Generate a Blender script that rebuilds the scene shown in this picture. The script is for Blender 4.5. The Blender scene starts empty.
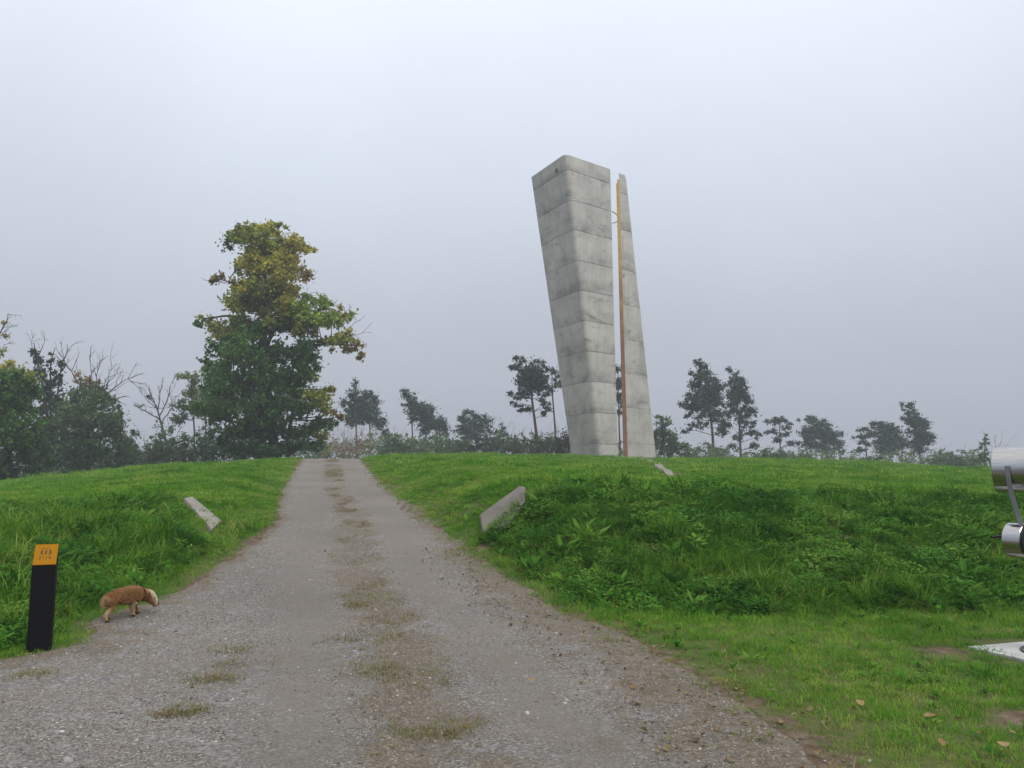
import bpy, math, random
import numpy as np
from mathutils import Vector, Matrix

R = math.radians
rng = np.random.default_rng(7)
random.seed(7)
SC = bpy.context.scene
COL = SC.collection

# ------------------------------------------------------------------ camera
F = 788.0                      # focal length in pixels of a 1024 px wide frame
PITCH = R(6.95)
EYE = 1.6
HAZE = 0.0014
cam_d = bpy.data.cameras.new('camera')
cam_d.sensor_width = 36.0
cam_d.lens = 36.0 * F / 1024.0
cam_d.clip_start = 0.05
cam_d.clip_end = 3000
cam = bpy.data.objects.new('camera', cam_d)
cam.location = (0, 0, EYE)
cam.rotation_euler = (R(90) + PITCH, 0, 0)
COL.objects.link(cam)
SC.camera = cam

# ------------------------------------------------------------------ sky, sun, exposure
SUN_EL, SUN_AZ = R(50), R(145)           # azimuth clockwise from +Y (the way the camera looks)
w = bpy.data.worlds.new('World'); SC.world = w; w.use_nodes = True
nt = w.node_tree; nt.nodes.clear()
def wn(t, **k):
    n = nt.nodes.new(t)
    for a, b in k.items(): setattr(n, a, b)
    return n
sky = wn('ShaderNodeTexSky', sky_type='NISHITA', sun_disc=False, sun_elevation=SUN_EL, sun_rotation=SUN_AZ)
sky.air_density = 1.0; sky.dust_density = 4.0
hs = wn('ShaderNodeHueSaturation'); hs.inputs['Saturation'].default_value = 0.25
nt.links.new(sky.outputs[0], hs.inputs['Color'])
geo = wn('ShaderNodeTexCoord')
sep = wn('ShaderNodeSeparateXYZ'); nt.links.new(geo.outputs['Generated'], sep.inputs[0])
ramp = wn('ShaderNodeValToRGB')            # overcast dome: dim at the horizon, bright overhead
cr = ramp.color_ramp
stops = [(0.0, (0.30, 0.32, 0.37)), (0.06, (0.315, 0.338, 0.39)), (0.20, (0.415, 0.447, 0.515)),
         (0.36, (0.545, 0.595, 0.675)), (0.50, (0.665, 0.72, 0.80)), (0.66, (0.80, 0.85, 0.93)), (1.0, (1.0, 1.0, 1.0))]
while len(cr.elements) < len(stops): cr.elements.new(0.5)
for e, (p, c) in zip(cr.elements, stops): e.position = p; e.color = (*c, 1)
nt.links.new(sep.outputs['Z'], ramp.inputs[0])
cn = wn('ShaderNodeTexNoise'); cn.inputs['Scale'].default_value = 2.2; cn.inputs['Detail'].default_value = 5
nt.links.new(geo.outputs['Generated'], cn.inputs['Vector'])
cmr = wn('ShaderNodeMapRange'); cmr.inputs['To Min'].default_value = 0.88; cmr.inputs['To Max'].default_value = 1.12
nt.links.new(cn.outputs[0], cmr.inputs['Value'])
cm = wn('ShaderNodeMix', data_type='RGBA', blend_type='MULTIPLY'); cm.inputs[0].default_value = 1
nt.links.new(ramp.outputs[0], cm.inputs[6]); nt.links.new(cmr.outputs[0], cm.inputs[7])
sc10 = wn('ShaderNodeMix', data_type='RGBA', blend_type='MULTIPLY', clamp_result=False); sc10.inputs[0].default_value = 1
sc10.inputs[7].default_value = (10, 10, 10, 1)
nt.links.new(cm.outputs[2], sc10.inputs[6])
mx = wn('ShaderNodeMix', data_type='RGBA'); mx.inputs[0].default_value = 0.95
nt.links.new(hs.outputs[0], mx.inputs[6]); nt.links.new(sc10.outputs[2], mx.inputs[7])
bg = wn('ShaderNodeBackground'); bg.inputs[1].default_value = 0.1
nt.links.new(mx.outputs[2], bg.inputs[0])
nt.links.new(bg.outputs[0], wn('ShaderNodeOutputWorld').inputs[0])

sl = bpy.data.lights.new('sun', 'SUN'); sl.energy = 1.35; sl.angle = R(25); sl.color = (1, 0.96, 0.9)
so = bpy.data.objects.new('sun', sl); COL.objects.link(so)
sd = Vector((math.sin(SUN_AZ) * math.cos(SUN_EL), math.cos(SUN_AZ) * math.cos(SUN_EL), math.sin(SUN_EL)))
so.rotation_euler = sd.to_track_quat('Z', 'Y').to_euler()
so.location = sd * 60
SC.view_settings.view_transform = 'Standard'
SC.view_settings.look = 'None'
SC.view_settings.exposure = 0.42
SC.view_settings.gamma = 1.0
SC.render.engine = 'CYCLES'
SC.cycles.use_denoising = True
SC.cycles.max_bounces = 6
SC.cycles.diffuse_bounces = 4
SC.cycles.transparent_max_bounces = 16

# ------------------------------------------------------------------ helpers: noise, projection
def _hash(ix, iy, s):
    h = (ix.astype(np.int64) * 374761393 + iy.astype(np.int64) * 668265263 + s * 1442695041) & 0x7fffffff
    h = (h ^ (h >> 13)) * 1274126177 & 0x7fffffff
    return ((h ^ (h >> 16)) & 0xffff) / 65535.0
def vnoise(x, y, s=0):
    x = np.asarray(x, float); y = np.asarray(y, float)
    ix = np.floor(x); iy = np.floor(y); fx = x - ix; fy = y - iy
    fx = fx * fx * (3 - 2 * fx); fy = fy * fy * (3 - 2 * fy)
    a = _hash(ix, iy, s); b = _hash(ix + 1, iy, s); c = _hash(ix, iy + 1, s); d = _hash(ix + 1, iy + 1, s)
    return (a * (1 - fx) + b * fx) * (1 - fy) + (c * (1 - fx) + d * fx) * fy
def fbm(x, y, s=0, o=3):
    t = 0; a = 1; n = 0
    for k in range(o):
        t = t + a * vnoise(np.asarray(x) * 2 ** k, np.asarray(y) * 2 ** k, s + k * 17); n += a; a *= .5
    return t / n
def sst(a, b, x):
    t = np.clip((np.asarray(x, float) - a) / (b - a), 0, 1); return t * t * (3 - 2 * t)
CP, SP = math.cos(PITCH), math.sin(PITCH)
def ray(px, py):
    a = (px - 512) / F; b = (384 - py) / F
    return Vector((a, CP - b * SP, SP + b * CP))
def at(px, py, Y):
    d = ray(px, py); return Vector((0, 0, EYE)) + d * (Y / d.y)
def rowh(row, y):            # height above the ground datum of the point seen in picture row `row` at distance y
    return EYE + y * np.tan(np.arctan((384 - row) / F) + PITCH)

# ------------------------------------------------------------------ terrain
RY = [-16, 4.0, 6.0, 6.9, 7.3, 7.8, 8.3, 8.8, 9.9, 10.5, 13, 18, 26, 36, 48, 62, 90]
RL = [-10, -8.2, -6.2, -4.85, -4.3, -4.05, -4.3, -4.62, -4.3, -4.35, -4.55, -5.3, -7.5, -9.9, -12.7, -16.0, -22.5]
QY = [-16, 0, 4.4, 6.3, 8.4, 11.3, 14, 17.2, 26, 36, 48, 62, 90]
QR = [2.6, 2.2, 1.75, 1.38, 0.8, -0.2, -0.95, -1.75, -4.15, -6.5, -9.2, -12.5, -19]
def road_l(y): return np.interp(y, RY, RL)
def road_r(y): return np.interp(y, QY, QR)
def road_e(x, y):            # metres outside the road edge (negative on the road)
    return np.maximum(road_l(y) - x, x - road_r(y))
U_ = [-300, 0, 150, 300, 450, 560, 650, 760, 850, 940, 1024, 1400]
CREST = [492, 484.5, 467, 459, 455, 456, 459.5, 459.5, 463, 468, 472, 480]
DC = [46, 48, 49, 50, 60, 72, 74, 66, 62, 58, 56, 52]
LIP = [515, 512, 505, 498, 489, 490, 492, 497, 501, 505, 509, 515]
def height(x, y):
    x = np.asarray(x, float); y = np.asarray(y, float)
    yy = np.maximum(y, 6.0)
    u = 512 + F * x / yy
    lipd = 15.3 + 0.6 * (fbm(x * .25, y * 0 + 3, 5) - .5) * 2
    zl = rowh(np.interp(u, U_, LIP), 15.3)
    dc = np.interp(u, U_, DC)
    zc = rowh(np.interp(u, U_, CREST), dc)
    t = np.clip((yy - 15.3) / (dc - 15.3), 0, 1)
    pl = zl + (zc - zl) * (t * 1.12 - 0.12 * t * t)
    b = np.maximum(yy - dc, 0)
    pl = pl - np.minimum(0.0022 * b * b, 0.06 * b) 
    pl = np.maximum(pl, -6)
    toe = np.where(x > road_r(y), 9.4 + 0.25 * np.sin(x * .9), 7.3 + 0 * x)
    k = np.clip((yy - toe) / (lipd - toe), 0, 1)
    bank = np.where(k < 1, 0.5 * k + 0.5 * k * k * (3 - 2 * k), 1)
    out = pl * bank
    rz = 0.0755 * (np.sqrt((yy - 9) ** 2 + 3) + (yy - 9)) / 2
    rz = np.where(yy > 44, np.minimum(rz, 0.0755 * 35 + 0.0755 * (yy - 44) * np.maximum(0, 1 - (yy - 44) / 16)), rz)
    rz = np.where(yy > 52, np.minimum(rz, 2.94 - 0.05 * (yy - 52)), rz)
    e = road_e(x, y)
    wd = np.where(x > road_r(y), 2.6, 2.4)
    m = sst(-0.1, 1, e / wd)
    z = rz * (1 - m) + out * m
    g = sst(0.1, 1.2, e)
    amp = g * (0.03 + 0.07 * sst(9, 12, yy) )
    z = z + amp * (fbm(x * .9, y * .9, 11) - .5) * 2 + g * 0.10 * sst(14, 25, yy) * (fbm(x * .22, y * .22, 31) - .5) * 2
    z = np.where(y < 6, z, z)
    return z
def gz(x, y): return float(height(np.array([x]), np.array([y]))[0])
def ground_at(px, py):
    d = ray(px, py); t = 1.0
    o = Vector((0, 0, EYE))
    while t < 150:
        p = o + d * t
        if p.z < gz(p.x, p.y): break
        t += 0.05
    return p

def new_mesh(name, V, Fc, mat=None, smooth=False, cols=None, uvs=None):
    me = bpy.data.meshes.new(name)
    V = np.asarray(V, np.float32); 
    if isinstance(Fc, np.ndarray):
        n, k = Fc.shape
        me.vertices.add(len(V)); me.vertices.foreach_set('co', V.ravel())
        me.loops.add(n * k); me.loops.foreach_set('vertex_index', Fc.astype(np.int32).ravel())
        me.polygons.add(n); me.polygons.foreach_set('loop_start', np.arange(0, n * k, k, dtype=np.int32))
        me.polygons.foreach_set('loop_total', np.full(n, k, np.int32))
        me.update(calc_edges=True); me.validate()
    else:
        me.from_pydata([tuple(v) for v in V], [], Fc); me.update()
    if smooth: me.polygons.foreach_set('use_smooth', np.ones(len(me.polygons), bool))
    if cols is not None:
        for nm, arr in cols.items():
            arr = np.asarray(arr, np.float32)
            if arr.ndim == 1:
                a = me.attributes.new(nm, 'FLOAT', 'POINT'); a.data.foreach_set('value', arr)
            else:
                a = me.attributes.new(nm, 'FLOAT_COLOR', 'POINT')
                a.data.foreach_set('color', np.concatenate([arr, np.ones((len(arr), 1), np.float32)], 1).ravel())
    if mat: me.materials.append(mat)
    return me
def link(name, me, parent=None, **props):
    o = bpy.data.objects.new(name, me); COL.objects.link(o)
    if parent is not None: o.parent = parent
    for k, v in props.items(): o[k] = v
    return o
def thing(name, label, cat, loc=(0, 0, 0), rz=0, group=None):
    o = bpy.data.objects.new(name, None); COL.objects.link(o)
    o.location = loc; o.rotation_euler = (0, 0, rz); o.empty_display_size = .2
    o['label'] = label; o['category'] = cat
    if group: o['group'] = group
    return o

# ------------------------------------------------------------------ materials
def mat_new(name):
    m = bpy.data.materials.new(name); m.use_nodes = True
    n = m.node_tree; n.nodes.clear()
    out = n.nodes.new('ShaderNodeOutputMaterial'); p = n.nodes.new('ShaderNodeBsdfPrincipled')
    n.links.new(p.outputs[0], out.inputs[0])
    return m, n, p, out
class N:
    """tiny node-building shorthand"""
    def __init__(s, nt): s.t = nt
    def node(s, typ, ins=None, **k):
        n = s.t.nodes.new(typ)
        for a, b in k.items(): setattr(n, a, b)
        for a, b in (ins or {}).items(): s.put(n.inputs[a], b)
        return n
    def put(s, sock, v):
        if isinstance(v, bpy.types.NodeSocket): s.t.links.new(v, sock)
        else:
            if hasattr(sock.default_value, '__len__') and not hasattr(v, '__len__'): v = (v,) * len(sock.default_value)
            if hasattr(v, '__len__') and len(v) == 3 and len(sock.default_value) == 4: v = (*v, 1)
            sock.default_value = v
    def coord(s, kind='Object'): return s.node('ShaderNodeTexCoord').outputs[kind]
    def pos(s): return s.node('ShaderNodeNewGeometry').outputs['Position']
    def attr(s, nm, out='Fac'): return s.node('ShaderNodeAttribute', attribute_name=nm).outputs[out]
    def scale(s, v, sc): return s.node('ShaderNodeMapping', {'Vector': v, 'Scale': sc}).outputs[0]
    def noise(s, v, sc, det=4, rough=.55, out=0, dist=0):
        return s.node('ShaderNodeTexNoise', {'Vector': v, 'Scale': sc, 'Detail': det, 'Roughness': rough, 'Distortion': dist}).outputs[out]
    def vor(s, v, sc, out=0, **k): return s.node('ShaderNodeTexVoronoi', {'Vector': v, 'Scale': sc}, **k).outputs[out]
    def ramp(s, f, st, interp='LINEAR'):
        n = s.node('ShaderNodeValToRGB', {0: f}); c = n.color_ramp; c.interpolation = interp
        while len(c.elements) < len(st): c.elements.new(.5)
        for e, (p, q) in zip(c.elements, st):
            e.position = p; e.color = (q, q, q, 1) if not hasattr(q, '__len__') else (*q, 1)
        return n.outputs[0]
    def mix(s, f, a, b, bt='MIX'):
        n = s.node('ShaderNodeMix', data_type='RGBA', blend_type=bt)
        s.put(n.inputs[0], f); s.put(n.inputs[6], a); s.put(n.inputs[7], b); return n.outputs[2]
    def math(s, op, a, b=0.0, c=0.0, clamp=False):
        n = s.node('ShaderNodeMath', operation=op, use_clamp=clamp)
        s.put(n.inputs[0], a); s.put(n.inputs[1], b); s.put(n.inputs[2], c); return n.outputs[0]
    def mr(s, v, a, b, c, d): return s.node('ShaderNodeMapRange', {0: v, 1: a, 2: b, 3: c, 4: d}).outputs[0]
    def bump(s, h, st, d): return s.node('ShaderNodeBump', {'Height': h, 'Strength': st, 'Distance': d}).outputs[0]

def plain(name, col, rough=.6, metal=0, spec=.4):
    m, n, p, o = mat_new(name)
    p.inputs['Base Color'].default_value = (*col, 1); p.inputs['Roughness'].default_value = rough
    p.inputs['Metallic'].default_value = metal; p.inputs['Specular IOR Level'].default_value = spec
    return m

def leaf_mat(name, cols, patch=.35, trans=.35, attr=False, rough=.6, spec=.25):
    """leaf / blade material: colour differs per instance and in natural patches of growth"""
    m, n, p, o = mat_new(name); q = N(n)
    P = q.pos()
    if attr:
        c = q.attr('col', 'Color')
    else:
        r = q.node('ShaderNodeObjectInfo').outputs['Random']
        v = q.math('MULTIPLY_ADD', q.noise(P, patch, 3), 1.5, -.25)
        v = q.math('MULTIPLY_ADD', q.math('SUBTRACT', r, .5), .7, v)
        c = q.ramp(v, [(i / (len(cols) - 1) * .8 + .1, k) for i, k in enumerate(cols)])
    p.inputs['Roughness'].default_value = rough; p.inputs['Specular IOR Level'].default_value = spec
    q.put(p.inputs['Base Color'], c)
    tr = q.node('ShaderNodeBsdfTranslucent', {'Color': c})
    ms = q.node('ShaderNodeMixShader', {0: trans, 1: p.outputs[0], 2: tr.outputs[0]})
    n.links.new(ms.outputs[0], o.inputs[0])
    return m

# ground: soil and thatch under the grass
M_ground, n_, p_, o_ = mat_new('ground_soil'); q = N(n_)
P = q.pos()
base = q.ramp(q.math('MULTIPLY_ADD', q.noise(P, 38, 4, .7), .55, q.math('MULTIPLY', q.noise(P, 1.3, 6), .5)), [(.3, (.05, .065, .02)), (.5, (.08, .10, .03)), (.7, (.125, .12, .05))])
soil = q.ramp(q.noise(P, 9, 6), [(.3, (.075, .052, .034)), (.6, (.15, .112, .078)), (.75, (.22, .18, .14))])
sf = q.math('ADD', q.attr('soil'), q.mr(q.noise(P, 3.1, 5), .3, .7, -.35, .35), clamp=True)
sf = q.ramp(sf, [(.35, 0.0), (.62, 1.0)])
bare = q.ramp(q.noise(P, .55, 4), [(.66, 0.0), (.75, .7)])
q.put(p_.inputs['Base Color'], q.mix(q.math('MAXIMUM', sf, bare), base, soil))
p_.inputs['Roughness'].default_value = .95; p_.inputs['Specular IOR Level'].default_value = .1
q.put(p_.inputs['Normal'], q.bump(q.noise(P, 25, 5), .8, .03))

# gravel road
M_road, n_, p_, o_ = mat_new('gravel_surface'); q = N(n_)
P = q.pos()
lane = q.attr('lane'); edge = q.attr('edge')
cells = q.vor(P, 85, 1); cv = q.node('ShaderNodeSeparateXYZ', {0: cells}).outputs[0]
cells2 = q.vor(P, 40, 1); cv2 = q.node('ShaderNodeSeparateXYZ', {0: cells2}).outputs[1]
fine = q.ramp(cv, [(0, (.07, .063, .055)), (.35, (.152, .138, .121)), (.7, (.23, .212, .188)), (.93, (.345, .325, .295)), (1, (.52, .5, .48))])
big = q.ramp(cv2, [(0, (.12, .117, .116)), (.6, (.23, .223, .215)), (1, (.38, .37, .36))])
gr = q.mix(q.ramp(q.noise(P, 5, 4), [(.48, 0.0), (.6, .85)]), fine, big)
trk = q.math('ABSOLUTE', q.math('SUBTRACT', q.math('ABSOLUTE', lane), .85))
trm = q.math('MULTIPLY', q.ramp(trk, [(.1, 1.0), (.5, 0.0)]), q.mr(q.noise(P, 1.1, 5), .3, .65, .25, .85))
gr = q.mix(trm, gr, q.ramp(q.noise(P, 45, 4), [(.3, (.165, .148, .128)), (.7, (.24, .218, .192))]))
pat = q.noise(P, .9, 5)
gr = q.mix(q.ramp(pat, [(.35, .0), (.7, .55)]), gr, (.17, .142, .113), 'MIX')
dust = q.ramp(q.noise(P, 14, 6), [(.3, (.10, .079, .053)), (.7, (.19, .152, .108))])
cen = q.math('SUBTRACT', 1.0, q.math('ABSOLUTE', q.math('DIVIDE', lane, .75), clamp=False), clamp=True)
cmask = q.ramp(q.math('MULTIPLY', cen, q.mr(q.noise(P, 1.7, 6), .3, .62, .1, 1.6)), [(.34, 0.0), (.75, .85)])
emask = q.ramp(q.math('ADD', edge, q.mr(q.noise(P, 2.3, 6), .25, .75, -.45, .45)), [(.42, 0.0), (.72, .95)])
gr = q.mix(1.0, gr, q.ramp(q.noise(P, .45, 5, .6), [(.3, .80), (.7, 1.14)]), 'MULTIPLY')
dm = q.math('MAXIMUM', cmask, emask)
dm = q.math('MULTIPLY', dm, q.mr(cv, .55, .95, 1.0, .25))
q.put(p_.inputs['Base Color'], q.mix(dm, gr, dust))
p_.inputs['Roughness'].default_value = .9; p_.inputs['Specular IOR Level'].default_value = .2
hgt = q.math('ADD', q.math('MULTIPLY', q.vor(P, 85, 0), -.6), q.math('MULTIPLY', q.vor(P, 40, 0), -.7))
q.put(p_.inputs['Normal'], q.bump(q.math('ADD', hgt, q.noise(P, 130, 3)), .9, .012))

def concrete(name, tone=(.40, .39, .365), stain=.5, coord='Object', scale=1.0, lifts=None):
    m, n, p, o = mat_new(name); q = N(n)
    P = q.scale(q.coord(coord), (scale, scale, scale))
    t = np.array(tone)
    a = q.ramp(q.noise(P, .42, 6, .62), [(.28, tuple(t * .72)), (.5, tuple(t)), (.74, tuple(t * 1.2))])
    st = q.noise(q.scale(P, (1.6, 1.6, .16)), 1.0, 6, .65)
    a = q.mix(q.ramp(st, [(.5, 0.0), (.72, .45 * stain)]), a, tuple(t * np.array((.62, .6, .55))))
    fine = q.noise(P, 22, 6, .7)
    a = q.mix(.5, a, q.ramp(fine, [(.25, .78), (.75, 1.2)]), 'MULTIPLY')
    blot = q.noise(q.scale(P, (.5, .5, 1.3)), .8, 5, .7, dist=.6)
    a = q.mix(q.ramp(blot, [(.56, 0.0), (.7, .75 * stain)]), a, (.14, .135, .125))
    if lifts is not None:
        la = q.attr('lift')                 # 0 just above a pour joint .. 1 just below the next
        band = q.math('MULTIPLY', q.ramp(la, [(0, .6), (.2, .5), (.5, .0), (1, 0.0)]), q.ramp(q.noise(q.scale(P, (.22, .22, .42)), 1.0, 8, .75), [(.43, 0.0), (.58, 1.0)]))
        a = q.mix(band, a, (.135, .13, .122))
        run = q.noise(q.scale(P, (3.2, 3.2, .09)), 1.0, 5, .7)
        a = q.mix(q.ramp(run, [(.52, 0.0), (.7, .35)]), a, (.24, .235, .22))
        per = q.attr('tone')
        a = q.mix(1.0, a, q.ramp(per, [(0, .9), (1, 1.06)]), 'MULTIPLY')
    q.put(p.inputs['Base Color'], a)
    p.inputs['Roughness'].default_value = .85; p.inputs['Specular IOR Level'].default_value = .25
    q.put(p.inputs['Normal'], q.bump(fine, .35, .02))
    return m

# ------------------------------------------------------------------ the ground sheet
def grid_mesh(S, Y, apex):
    s, y = np.meshgrid(S, Y)
    x = s * (y + apex)
    return x.ravel(), y.ravel()
ny = 330
tt = np.linspace(0, 1, ny)
Yg = -16 + 42 * tt + 170 * tt ** 4.2
S_ = np.sinh(np.linspace(-1.9, 1.9, 420)) / math.sinh(1.9) * 1.7
gx, gy = grid_mesh(S_, Yg, 22)
e_ = road_e(gx, gy)
gzv = height(gx, gy) - 0.05 * sst(-0.35, -0.75, e_) * (gy < 70)
nx = len(S_)
ii = (np.arange(ny - 1)[:, None] * nx + np.arange(nx - 1)[None]).ravel()
faces = np.stack([ii, ii + 1, ii + nx + 1, ii + nx], 1)
sw = np.where((gx > road_r(gy)), np.interp(gy, [4, 8, 11, 18, 40], [.6, .7, .5, .15, .1]), np.interp(gy, [5, 10, 20], [.3, .12, .1]))
soilv = 1 - sst(0, 1, np.clip(e_, 0, 9) / sw)
def blob(x, y, cx, cy, rx, ry): return np.exp(-(((x - cx) / rx) ** 2 + ((y - cy) / ry) ** 2))
BARE = [(4.05, 7.6, .3, .3), (3.55, 5.5, .42, .3), (2.05, 11.9, .3, .35), (-.4, 13.6, .25, .3), (5.2, 12.6, .3, .3), (4.9, 14.2, .35, .3), (-6.6, 12.0, .3, .4)]
for b_ in BARE: soilv = np.maximum(soilv, blob(gx, gy, *b_) * 1.0)
link('ground', new_mesh('ground', np.stack([gx, gy, gzv], 1), faces, M_ground, True, {'soil': soilv}), kind='structure')

# gravel road sheet
ry = np.concatenate([np.arange(-15, 14, .12), np.arange(14, 30, .25), np.arange(30, 66, .5)])
rc = np.linspace(0, 1, 90)
YY, TT = np.meshgrid(ry, rc, indexing='ij')
wob = lambda y, s: (fbm(y * 1.3, y * 0 + s, s, 4) - .5) * np.interp(y, [7, 11], [.3, .55])
Lx = road_l(YY) + wob(YY, 3) * np.interp(YY, [3, 10], [1, .8]); Rx = road_r(YY) + wob(YY, 9) + np.interp(YY, [4, 5, 8, 11, 16], [-.05, .05, .22, .2, .1])
XX = Lx + (Rx - Lx) * TT
ZZ = height(XX, YY) + 0.006 + .012 * (fbm(XX * 1.1, YY * .6, 41) - .5)
half = np.interp(YY, [4, 9, 17], [2.6, 2.05, 1.8])
cx_ = np.interp(YY, [-16, 4.4, 6.6, 9, 11, 18, 26, 48, 62], [0.8, -.33, -.85, -1.35, -2.1, -3.55, -5.75, -10.95, -14.2])
lane_v = XX - cx_
edge_v = np.clip(1 - np.minimum((Rx - XX) / np.interp(YY, [5, 10, 20], [1.9, 1.3, .45]), (XX - Lx) / np.interp(YY, [5, 8, 12, 20], [1.6, 1.0, .4, .3])), 0, 1)
nn, kk = YY.shape
ii = (np.arange(nn - 1)[:, None] * kk + np.arange(kk - 1)[None]).ravel()
link('gravel_road', new_mesh('gravel_road', np.stack([XX, YY, ZZ], -1).reshape(-1, 3), np.stack([ii, ii + 1, ii + kk + 1, ii + kk], 1), M_road, True,
     {'lane': lane_v.ravel(), 'edge': edge_v.ravel()}), kind='structure')

# line of the narrow concrete path, kept free of grass
pl = [(640.5, 459.6), (648, 461.4), (657, 465), (664, 470), (669, 475), (672, 478)]
ctr = []
for (px, py) in pl:
    best = min(np.arange(17, 74, .25), key=lambda d: abs((at(px, py, d).z) - gz(at(px, py, d).x, d)))
    p = at(px, py, best); ctr.append(p)
ctr.sort(key=lambda p: p.y)
_c = np.array([tuple(p) for p in ctr]); _t = np.linspace(0, len(_c) - 1, 60); ctr = np.stack([np.interp(_t, np.arange(len(_c)), _c[:, k]) for k in range(3)], 1)
def path_clear(x, y): return np.abs(x - np.interp(y, ctr[:, 1], ctr[:, 0], left=99, right=99)) > .42


# ------------------------------------------------------------------ instanced ground cover
def scatter(name, pts, rot, scl, idx, sources, mat=None):
    """one object of uncountable ground cover: a point cloud mesh whose points carry small source meshes"""
    coll = bpy.data.collections.new(name + ' sources')
    for s in sources: coll.objects.link(s)
    me = bpy.data.meshes.new(name); n = len(pts)
    me.vertices.add(n); me.vertices.foreach_set('co', np.asarray(pts, np.float32).ravel())
    a = me.attributes.new('rot', 'FLOAT_VECTOR', 'POINT'); a.data.foreach_set('vector', np.asarray(rot, np.float32).ravel())
    a = me.attributes.new('scl', 'FLOAT', 'POINT'); a.data.foreach_set('value', np.asarray(scl, np.float32))
    a = me.attributes.new('idx', 'INT', 'POINT'); a.data.foreach_set('value', np.asarray(idx, np.int32))
    ob = link(name, me, kind='stuff')
    g = bpy.data.node_groups.new(name, 'GeometryNodeTree')
    g.interface.new_socket('Geometry', in_out='INPUT', socket_type='NodeSocketGeometry')
    g.interface.new_socket('Geometry', in_out='OUTPUT', socket_type='NodeSocketGeometry')
    i = g.nodes.new('NodeGroupInput'); o = g.nodes.new('NodeGroupOutput')
    ci = g.nodes.new('GeometryNodeCollectionInfo'); ci.inputs[0].default_value = coll
    ci.inputs['Separate Children'].default_value = True; ci.inputs['Reset Children'].default_value = True
    ip = g.nodes.new('GeometryNodeInstanceOnPoints'); ip.inputs['Pick Instance'].default_value = True
    def na(nm, t):
        k = g.nodes.new('GeometryNodeInputNamedAttribute'); k.data_type = t; k.inputs[0].default_value = nm
        return next(s for s in k.outputs if s.enabled)
    er = g.nodes.new('FunctionNodeEulerToRotation')
    L = g.links.new
    L(na('rot', 'FLOAT_VECTOR'), er.inputs[0]); L(er.outputs[0], ip.inputs['Rotation'])
    L(na('scl', 'FLOAT'), ip.inputs['Scale']); L(na('idx', 'INT'), ip.inputs['Instance Index'])
    L(i.outputs[0], ip.inputs['Points']); L(ci.outputs[0], ip.inputs['Instance']); L(ip.outputs[0], o.inputs[0])
    md = ob.modifiers.new('scatter', 'NODES'); md.node_group = g
    return ob
def src(name, V, Fc, mat):
    return bpy.data.objects.new(name, new_mesh(name, V, Fc, mat))

def blades(n, rad, hmin, hmax, wid, bend, r):
    """a tuft of n curved grass blades as two quads and a tip each"""
    V = []; Fc = []
    for _ in range(n):
        a = r.uniform(0, 6.283); d = rad * math.sqrt(r.uniform(0, 1))
        bx, by = d * math.cos(a), d * math.sin(a)
        h = r.uniform(hmin, hmax); w_ = wid * r.uniform(.6, 1.2); la = a + r.normal(0, .9)
        b = bend * h * r.uniform(.3, 1.2)
        dx, dy = math.cos(la), math.sin(la); sx, sy = -dy * w_ / 2, dx * w_ / 2
        k = len(V)
        for t, ww in ((0, .8), (.4, 1), (.75, .7)):
            ox = bx + dx * b * t * t; oy = by + dy * b * t * t; z = h * (t - .28 * bend * t * t) - .01
            V += [(ox - sx * ww, oy - sy * ww, z), (ox + sx * ww, oy + sy * ww, z)]
        V.append((bx + dx * b, by + dy * b, h * (1 - .34 * bend)))
        Fc += [(k, k + 1, k + 3, k + 2), (k + 2, k + 3, k + 5, k + 4), (k + 4, k + 5, k + 6)]
    return V, Fc
def leaf_poly(c, ax, up, ln, wd, V, Fc, fold=.15):
    ax = Vector(ax).normalized(); side = ax.cross(Vector(up)).normalized(); nrm = side.cross(ax)
    k = len(V); c = Vector(c)
    V += [tuple(c), tuple(c + ax * ln * .35 + side * wd * .5 + nrm * fold * wd), tuple(c + ax * ln * .75 + side * wd * .36 + nrm * fold * wd * .5),
          tuple(c + ax * ln), tuple(c + ax * ln * .75 - side * wd * .36 + nrm * fold * wd * .5), tuple(c + ax * ln * .35 - side * wd * .5 + nrm * fold * wd),
          tuple(c + ax * ln * .5)]
    Fc += [(k, k + 6, k + 1), (k + 1, k + 6, k + 3, k + 2), (k, k + 5, k + 6), (k + 5, k + 4, k + 3, k + 6)]
def herb(n, ln, wd, h, r, rise=.5):
    V = []; Fc = []
    for j in range(n):
        a = r.uniform(0, 6.283); el = r.uniform(.1, rise)
        d = r.uniform(0, .06)
        z = r.uniform(.02, h)
        ax = (math.cos(a) * math.cos(el), math.sin(a) * math.cos(el), math.sin(el))
        leaf_poly((d * math.cos(a), d * math.sin(a), z), ax, (0, 0, 1), ln * r.uniform(.6, 1.1), wd * r.uniform(.7, 1.1), V, Fc)
    return V, Fc
def clover(n, rad, h, sz, r):
    V = []; Fc = []
    for j in range(n):
        a = r.uniform(0, 6.283); d = rad * math.sqrt(r.uniform(0, 1)); z = h * r.uniform(.3, 1) * (1 - .5 * (d / rad) ** 2)
        for t in range(3):
            b = a + t * 2.094 + r.normal(0, .2); e2 = r.uniform(-.3, .35)
            leaf_poly((d * math.cos(a), d * math.sin(a), z), (math.cos(b) * math.cos(e2), math.sin(b) * math.cos(e2), math.sin(e2)), (0, 0, 1), sz * r.uniform(.7, 1.2), sz * .75, V, Fc)
    return V, Fc

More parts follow.
